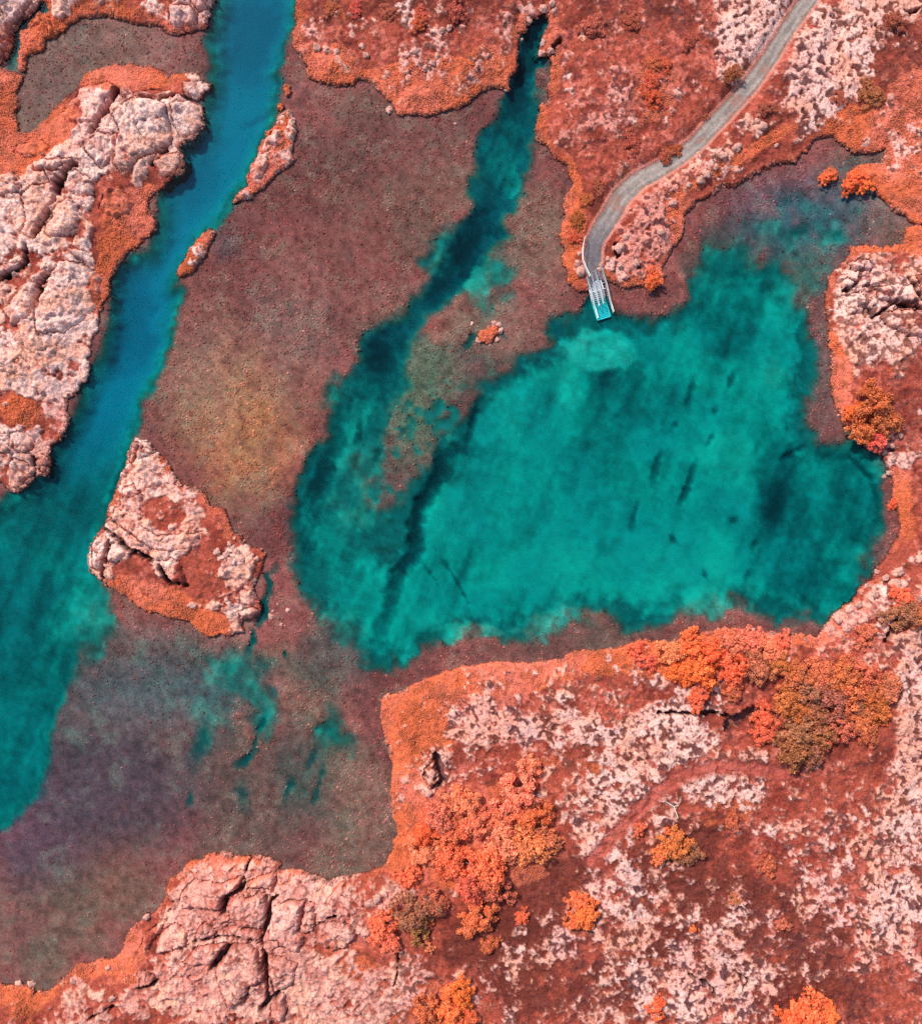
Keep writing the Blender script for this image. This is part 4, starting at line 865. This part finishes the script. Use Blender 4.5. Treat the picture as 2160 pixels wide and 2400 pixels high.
# ------------------------------------------------------------------ birch bushes
def bush_mesh(seed, n_clump=64, per=60):
    r = np.random.default_rng(seed)
    cl = []
    lob = r.random(6) * 6.28
    while len(cl) < n_clump:
        p = r.normal(size=3); p /= np.linalg.norm(p); p[2] = abs(p[2])
        a = math.atan2(p[1], p[0]); rad = (.70 + .16 * math.sin(2 * a + lob[0]) + .12 * math.sin(3 * a + lob[1]) + .08 * math.sin(5 * a + lob[2])) * r.uniform(.55, 1.12)
        cl.append((p[0] * rad, p[1] * rad, .18 + p[2] * .66 * r.uniform(.45, 1.2), r.uniform(.10, .19), r.uniform(.8, 1.2)))
    cl = np.array(cl)
    V = []; Cc = []
    n = n_clump * per
    idx = np.repeat(np.arange(n_clump), per)
    d = r.normal(size=(n, 3)); d /= np.linalg.norm(d, axis=1)[:, None]; d[:, 2] = np.abs(d[:, 2]) * .9 - .15
    pos = cl[idx, :3] + d * cl[idx, 3:4] * r.uniform(.45, 1.1, (n, 1))
    nrm = d + r.normal(size=(n, 3)) * .75; nrm /= np.linalg.norm(nrm, axis=1)[:, None]
    t = np.cross(nrm, r.normal(size=(n, 3))); t /= np.linalg.norm(t, axis=1)[:, None]; bt = np.cross(nrm, t)
    sz = r.uniform(.026, .052, (n, 1))
    v = np.stack([pos - t * sz * 1.3, pos - bt * sz * .8, pos + t * sz * 1.3, pos + bt * sz * .8], 1).reshape(-1, 3)
    col = np.repeat((cl[idx, 4:5] * r.uniform(.78, 1.22, (n, 1))) * np.array([[1, 1, 1]]) + r.normal(size=(n, 3)) * [.02, .05, .03], 4, axis=0)
    f = np.arange(n * 4).reshape(-1, 4)
    crown = finish_mesh('crown', v.astype(np.float32), f, np.clip(col, .3, 1.6), M_leaf, None, False)
    m = MB()
    for k in range(9):
        c = cl[k * 5 % n_clump]
        m.tube([(0, 0, -.12), (c[0] * .35, c[1] * .35, .22), (c[0] * .8, c[1] * .8, c[2] * .85)], .035, 5, .012)
    trunk = m.build('trunk', M_bark)
    data = (crown.data, trunk.data)
    bpy.data.objects.remove(crown); bpy.data.objects.remove(trunk)
    return data
BUSH = [bush_mesh(100 + k) for k in range(6)] + [bush_mesh(120 + k, 30, 55) for k in range(3)]
LEAFC = {'salmon': lin(232, 138, 98), 'orange': lin(244, 126, 70), 'coral': lin(234, 122, 84), 'amber': lin(206, 118, 68), 'olive': lin(170, 110, 74), 'brown': lin(204, 116, 82)}
ORD = 'first second third fourth fifth sixth seventh eighth ninth tenth eleventh twelfth thirteenth fourteenth fifteenth sixteenth seventeenth eighteenth nineteenth twentieth'.split()
def sprd(tx, ty, s):
    out = []
    for row in s.split(';'):
        w = row.split()
        if len(w) < 4: continue
        out.append((tx * 720 + float(w[0]) * TS, ty * 800 + float(w[1]) * TS, float(w[2]) * TS / PXM, w[3]))
    return out
CLUSTERS = [
 ('in the thicket by the lower pool', sprd(1, 2, '780 800 100 salmon; 930 715 120 salmon; 1010 830 100 salmon; 1250 650 140 salmon; 1320 770 110 coral; 1160 950 130 salmon; 1310 940 130 salmon; 880 1060 120 coral; 1080 1080 135 coral; 950 1180 110 coral; 1110 1210 95 brown; 680 1010 90 salmon; 600 1160 80 coral; 1400 930 100 brown; 700 880 80 orange; 860 900 90 salmon; 1180 780 90 salmon')),
 ('on rock below the lower pool', sprd(1, 2, '630 1350 130 olive; 740 1290 85 brown; 450 1420 95 coral; 490 1520 70 salmon; 1010 1380 105 coral; 1080 1540 55 amber; 720 1560 38 salmon; 660 1440 80 olive; 730 1420 40 coral')),
 ('on dark heath at the bottom', sprd(1, 2, '1270 1380 48 coral; 1610 1290 70 orange; 1640 1370 85 orange; 1570 1400 60 orange; 910 1820 85 orange; 840 1930 120 orange; 700 1920 95 amber; 930 2000 80 coral; 780 2010 90 amber; 1330 490 65 salmon')),
 ('on the lower right slope', sprd(2, 2, '350 960 105 amber; 420 1010 75 olive; 270 1010 60 coral; 140 860 42 coral; 300 880 30 orange; 465 1455 28 orange; 240 1900 58 orange; 255 1960 40 orange; 1130 1985 165 orange; 1240 1960 90 orange; 1050 1990 80 orange; 1145 1885 40 coral; 890 1080 60 brown; 690 820 45 brown; 990 1430 45 brown; 700 1280 40 amber')),
 ('along the south lagoon shore', sprd(2, 1, '330 1850 90 salmon; 440 1830 100 orange; 560 1850 95 orange; 500 1960 100 orange; 390 1960 80 orange; 690 1800 110 salmon; 800 1790 105 salmon; 900 1840 90 salmon; 700 1930 110 coral; 830 1930 100 brown; 960 1900 80 amber; 130 1830 55 coral; 1000 1790 60 coral; 190 1900 60 coral')),
 ('in the south-eastern thicket', sprd(2, 2, '870 200 85 coral; 870 300 65 coral; 1010 90 100 amber; 1130 60 115 olive; 1260 90 120 olive; 1170 190 110 olive; 1060 280 105 olive; 1040 400 110 olive; 1150 420 80 olive; 1390 50 115 amber; 1510 70 100 amber; 1440 210 90 amber; 1470 280 75 brown; 1250 340 55 coral; 1330 150 80 brown; 1600 40 90 brown; 1590 235 28 coral; 490 80 70 coral; 700 40 70 brown; 1080 -30 105 amber; 1200 -50 110 brown; 1330 -40 110 amber; 1460 -50 100 brown; 980 190 85 brown; 1330 260 85 brown; 1210 300 95 olive; 1550 160 85 amber; 1430 130 90 olive; 1100 140 90 amber; 1290 20 90 amber')),
 ('near the gravel path', sprd(2, 0, '230 380 62 coral; 300 385 50 orange; 215 480 65 orange; 220 575 75 orange; 300 640 34 coral; 100 850 80 brown; 310 900 60 amber; 370 870 55 amber; 90 120 70 brown; 440 240 60 brown; 540 680 30 amber; 700 430 70 olive; 890 650 55 olive; 1520 550 95 olive; 1330 570 60 brown; 1650 130 80 olive')),
 ('at the edge of the grey bay', sprd(2, 0, '235 1650 58 orange; 225 1590 40 coral; 1272 1034 46 orange; 1440 1050 62 orange; 1400 1100 44 orange; 1500 1090 50 orange')),
 ('on the eastern bank', sprd(2, 1, '1530 390 130 amber; 1600 480 95 amber; 1480 520 95 amber; 1420 420 60 orange; 1700 1530 75 coral; 1690 1620 100 olive; 1790 1640 70 brown; 1480 1740 70 brown; 1680 960 42 orange; 1560 590 70 coral')),
 ('on the upper north shore', sprd(1, 0, '280 50 60 coral; 670 90 55 coral; 660 150 60 coral; 140 40 60 brown; 480 70 70 brown; 880 60 80 brown; 1650 1180 55 amber; 1600 1290 60 amber; 1590 1400 48 orange; 1730 1090 50 olive; 1690 150 90 brown')),
]
SIZEW = lambda r: 'large' if r > 2.1 else ('small' if r < 1.25 else 'mid-sized')
for ci, (where, lst) in enumerate(CLUSTERS):
    bykey = {}
    for e in lst: bykey.setdefault((SIZEW(e[2]), e[3]), []).append(e)
    for (sz, colr), es in bykey.items():
        es.sort(key=lambda e: e[0])
        for q, (px, py, r, cn) in enumerate(es):
            zz = 1.0 + .3 * r
            p = at(px, py, zz); z = zat(p.x, p.y)
            if z < -.5: z = .1
            r *= 1.25; low = where in ('near the gravel path', 'on the upper north shore'); r *= .85 if low else 1
            e = bpy.data.objects.new('birch_bush', None); C.objects.link(e)
            e.location = (p.x, p.y, z - .05); e.rotation_euler = (0, 0, random.uniform(0, 6.28))
            e.scale = (r * random.uniform(.94, 1.1), r * random.uniform(.94, 1.1), r * random.uniform(.75, .95) * (.55 if low else 1))
            pos = '' if len(es) == 1 else ', %s from the left' % ORD[q]
            lab_ = '%s %s birch bush %s%s' % (sz, colr, where, pos)
            tag(e, lab_, 'bush', 'bushes ' + where)
            cd, td = BUSH[random.randrange(6)] if r > 1.0 else BUSH[6 + random.randrange(3)]
            co = bpy.data.objects.new('crown', cd); C.objects.link(co); co.parent = e
            c = LEAFC[cn] * random.uniform(.9, 1.1) * 1.22; c = c * .5 + VR * .55 if low else c * .88 + VP * .12; co.color = (float(min(c[0] * random.uniform(.95, 1.05), 1)), float(c[1] * random.uniform(.85, 1.15)), float(c[2] * random.uniform(.8, 1.2)), 1)
            to = bpy.data.objects.new('trunk', td); C.objects.link(to); to.parent = e

# ------------------------------------------------------------------ heath: ground cover nobody could count
def heath():
    veg = (1 - pale_m) * (lab >= 0) * (sdn > .12) * (H > .12) * (~path_m) * (~foot_m) * (~slabm)
    inside = (np.abs(g.XX) < 55) & (np.abs(g.YY) < 61)
    w = (veg * (.30 + .9 * on + .5 * ss(1.2, .2, sdn)) * inside).ravel().astype(np.float64); w /= w.sum()
    n = 170000
    idx = rng.choice(len(w), n, p=w)
    pos = np.stack([g.XX.ravel()[idx], g.YY.ravel()[idx], H.ravel()[idx]], 1) + rng.normal(size=(n, 3)) * [.06, .06, .0]
    onv = on.ravel()[idx][:, None]
    pos[:, 2] += rng.random(n) * (.02 + .10 * onv[:, 0] * np.clip(.5 + 2.5 * c1.ravel()[idx], 0, 1.4))
    nrm = rng.normal(size=(n, 3)) * .28 + [-.1, .1, .9]; nrm /= np.linalg.norm(nrm, axis=1)[:, None]
    t = np.cross(nrm, rng.normal(size=(n, 3))); t /= np.linalg.norm(t, axis=1)[:, None]; bt = np.cross(nrm, t)
    s = rng.uniform(.03, .075, (n, 1)) * (.75 + .5 * onv)
    v = np.stack([pos - t * s * 1.2, pos - bt * s * .7, pos + t * s * 1.2, pos + bt * s * .7], 1).reshape(-1, 3)
    c = vc.reshape(-1, 3)[idx] * rng.uniform(.88, 1.22, (n, 1)) * (1 + rng.normal(size=(n, 3)) * .05)
    o = finish_mesh('heath', v.astype(np.float32), np.arange(n * 4).reshape(-1, 4), np.repeat(np.clip(c, .01, .9), 4, axis=0), M_heath, None, False)
    tag(o, 'low orange and red heath covering the shores', 'heath', kind='stuff')
heath()

# ------------------------------------------------------------------ rubble: stones past counting, on the shallow bed and along the waterline
def rubble(name, label_, wmap, grid, zmap, colmap, n, smin, smax, lift, mat):
    w = (wmap * (np.abs(grid.XX) < 56) * (np.abs(grid.YY) < 62)).ravel().astype(np.float64); w /= w.sum()
    idx = rng.choice(len(w), n, p=w)
    sz = smin + (smax - smin) * rng.random(n) ** 2.5
    p = np.stack([grid.XX.ravel()[idx], grid.YY.ravel()[idx], zmap.ravel()[idx]], 1) + (rng.random((n, 3)) - .5) * [grid.g, grid.g, 0]
    p[:, 2] += sz * lift
    base = np.array([[1, 0, 0], [.2, .95, 0], [-.9, .4, 0], [-.5, -.85, 0], [.55, -.8, 0], [.05, .05, .75]])
    a = rng.random(n) * 6.283; ca, sa = np.cos(a), np.sin(a)
    v = base[None] * (1 + (rng.random((n, 6, 3)) - .5) * .7)
    v = np.stack([v[..., 0] * ca[:, None] - v[..., 1] * sa[:, None], v[..., 0] * sa[:, None] + v[..., 1] * ca[:, None], v[..., 2]], 2) * sz[:, None, None] + p[:, None]
    f = np.array([[0, 1, 5], [1, 2, 5], [2, 3, 5], [3, 4, 5], [4, 0, 5]])
    F = (f[None] + np.arange(n)[:, None, None] * 6).reshape(-1, 3)
    c = colmap.reshape(-1, colmap.shape[-1])[idx][:, :3] * np.exp(rng.normal(size=(n, 1)) * .27 - .04)
    o = finish_mesh(name, v.reshape(-1, 3).astype(np.float32), F, np.repeat(np.clip(c, .01, .85), 6, axis=0), mat, None, False)
    tag(o, label_, 'rubble', kind='stuff')
wb_ = ss(1.0, .35, depth) * (sb < -.2) * (.35 + 1.2 * ss(-.1, .4, bwz + bn1 * .5)) * (1 - .9 * ss(1500, 1700, b.PY) * ss(700, 300, b.PX))
rubble('submerged_rubble', 'small stones strewn over the brown shallow lake bed', wb_, b, -real_depth, bc, 50000, .05, .25, -.25, M_stone)
ws_ = ss(-.5, -.1, sdn) * ss(.45, .1, sdn) * (lab >= 0) * (.15 + ss(.0, .4, nM + nQ * .6)) * (H > -.25)
rubble('shore_rubble', 'small stones lying along the waterline of the shores', ws_, g, H, mixc(COL, full(lin(190, 120, 100) * .7), ss(-.4, .4, nS)), 16000, .05, .22, -.15, M_stone)

# ------------------------------------------------------------------ boulders
import bmesh
def boulder_mesh(seed):
    r = random.Random(seed)
    bm = bmesh.new(); bmesh.ops.create_icosphere(bm, subdivisions=3, radius=1)
    from mathutils import noise
    off = Vector((seed * 3.1, seed * 1.7, 0)); sc = Vector((r.uniform(.8, 1.2), r.uniform(.7, 1.1), r.uniform(.55, .8)))
    for v in bm.verts:
        k = 1 + .55 * noise.noise(v.co * 1.2 + off) + .30 * noise.noise(v.co * 2.6 + off) + .22 * noise.noise(v.co * 5.5 + off)
        v.co = Vector((v.co.x * sc.x, v.co.y * sc.y, v.co.z * sc.z)) * k
    me = bpy.data.meshes.new('boulder'); bm.to_mesh(me); bm.free()
    me.polygons.foreach_set('use_smooth', [True] * len(me.polygons))
    base = lin(238, 172, 152) * r.uniform(.6, .95)
    a = me.attributes.new('Col', 'FLOAT_COLOR', 'POINT'); rr = np.random.default_rng(seed)
    c = np.ones((len(me.vertices), 4), np.float32); c[:, :3] = base * rr.uniform(.75, 1.15, (len(me.vertices), 1)); a.data.foreach_set('color', c.ravel())
    me.materials.append(M_stone); return me
BOULD = [boulder_mesh(k) for k in range(8)]
BGROUPS = [
 ('on the right end of the triangular islet', sprd(0, 1, '1300 1240 22 x; 1345 1260 26 x; 1400 1250 24 x; 1440 1290 28 x; 1490 1270 26 x; 1380 1310 22 x; 1420 1340 24 x; 1360 1200 18 x; 1480 1330 22 x; 1520 1290 20 x; 1390 1165 16 x')),
 ('in water right of the triangular islet', sprd(0, 1, '1600 1635 18 x; 1610 1600 12 x; 1700 1600 14 x; 1660 1680 12 x; 1640 1560 10 x')),
 ('on the tip of the west ridge', sprd(0, 1, '60 640 24 x; 20 650 18 x; 260 300 22 x; 320 340 18 x; 20 310 20 x; 60 380 18 x; 180 690 24 x; 160 640 18 x; 190 760 22 x')),
 ('around the head of the fissure inlet', sprd(1, 0, '1310 110 28 x; 1400 50 34 x; 1450 30 30 x; 1460 70 24 x; 1270 215 20 x; 1400 250 26 x; 1390 310 24 x; 1440 300 20 x; 1180 520 18 x')),
 ('beside the small islet in the brown shallows', [(1147, 762, .55, 'x'), (1158, 758, .45, 'x'), (1169, 760, .55, 'x'), (1172, 772, .45, 'x'), (1120, 795, .4, 'x'), (1164, 794, .45, 'x'), (1147, 806, .5, 'x'), (1106, 756, .3, 'x')]),
 ('beside the lower end of the gravel path', sprd(1, 0, '1620 1610 34 x; 1600 1560 24 x; 1610 1500 20 x; 1740 1570 24 x; 1780 1540 26 x; 1800 1590 24 x; 1730 1600 18 x')),
 ('on the knoll right of the platform', sprd(2, 0, '20 1475 34 x; 265 1390 30 x; 340 1210 26 x; 60 1410 22 x; 120 1560 26 x; 60 1640 28 x; 170 1640 22 x; 30 1580 20 x')),
 ('between gravel path and bay', sprd(2, 0, '710 890 36 x; 630 940 28 x; 590 1000 26 x; 540 1040 32 x; 500 1070 26 x; 430 1100 22 x; 950 870 18 x; 860 770 30 x; 830 740 22 x')),
 ('along the south-eastern lagoon shore', sprd(2, 1, '1560 1370 30 x; 1600 1400 36 x; 1650 1440 40 x; 1530 1500 28 x; 1440 1560 34 x; 1390 1590 30 x; 1320 1650 34 x; 1360 1700 40 x; 1290 1700 28 x; 1670 1360 34 x; 1560 1640 36 x; 1470 1650 28 x; 1690 1440 30 x')),
 ('by the dark hollow on the eastern bank', sprd(2, 1, '1612 658 24 x; 1640 620 20 x; 1650 700 26 x; 1680 560 24 x; 1610 800 20 x; 1640 780 22 x')),
 ('on the upper north shore', sprd(1, 0, '490 640 26 x; 520 660 18 x; 875 720 14 x; 590 140 22 x; 800 210 28 x; 840 190 22 x; 590 350 30 x; 640 340 24 x; 740 400 28 x; 700 430 24 x; 770 360 22 x; 120 310 28 x; 60 290 24 x; 180 330 24 x; 330 290 26 x; 350 340 22 x')),
 ('on the pale rock at the bottom', sprd(1, 2, '420 1260 40 x; 380 1290 30 x; 440 1310 28 x; 350 1450 32 x; 470 1240 26 x; 720 640 22 x; 690 640 18 x')),
 ('on the lower left shore', sprd(0, 2, '680 1850 30 x; 870 1390 20 x; 640 1690 28 x; 440 1760 24 x; 100 1800 34 x; 170 1810 28 x')),
]
for where, lst in BGROUPS:
    lst = sorted(lst, key=lambda e: e[0])
    for q, (px, py, r, _) in enumerate(lst):
        p = at(px, py, .5); z = zat(p.x, p.y)
        if z < -.4:
            i = min(max(int((p.x - X0) / GB), 0), BX - 1); j = min(max(int((Y0 - p.y) / GB), 0), BY - 1); z = max(-float(real_depth[j, i]), -.3)
        o = bpy.data.objects.new('boulder', BOULD[random.randrange(8)]); C.objects.link(o)
        r *= random.uniform(.65, .95)
        o.location = (p.x, p.y, z + r * .05); o.scale = (r, r * random.uniform(.8, 1.1), r * random.uniform(.8, 1.1)); o.rotation_euler = (random.uniform(-.2, .2), random.uniform(-.2, .2), random.uniform(0, 6.28))
        tag(o, 'pale pink boulder %s, %s from the left' % (where, ORD[q]), 'boulder', 'boulders ' + where)

# fallen bleached branch on the slope
m = MB()
pa = at(1440 + 290 * TS, 1600 + 690 * TS, .9); pb = at(1440 + 340 * TS, 1600 + 720 * TS, .9); pc_ = at(1440 + 365 * TS, 1600 + 790 * TS, .9)
zb_ = zat(pb.x, pb.y) + .12
m.tube([Vector((0, 0, 0)), Vector((pb.x - pa.x, pb.y - pa.y, .05)), Vector((pc_.x - pa.x, pc_.y - pa.y, 0))], .09, 6, .03)
m.tube([Vector((pb.x - pa.x, pb.y - pa.y, .05)), Vector((pb.x - pa.x + .5, pb.y - pa.y + .12, .1))], .05, 6, .02)
fb = m.build('fallen_branch', M_branch, None, True); fb.location = (pa.x, pa.y, zb_)
tag(fb, 'bleached fallen branch lying below the red footpath', 'branch')
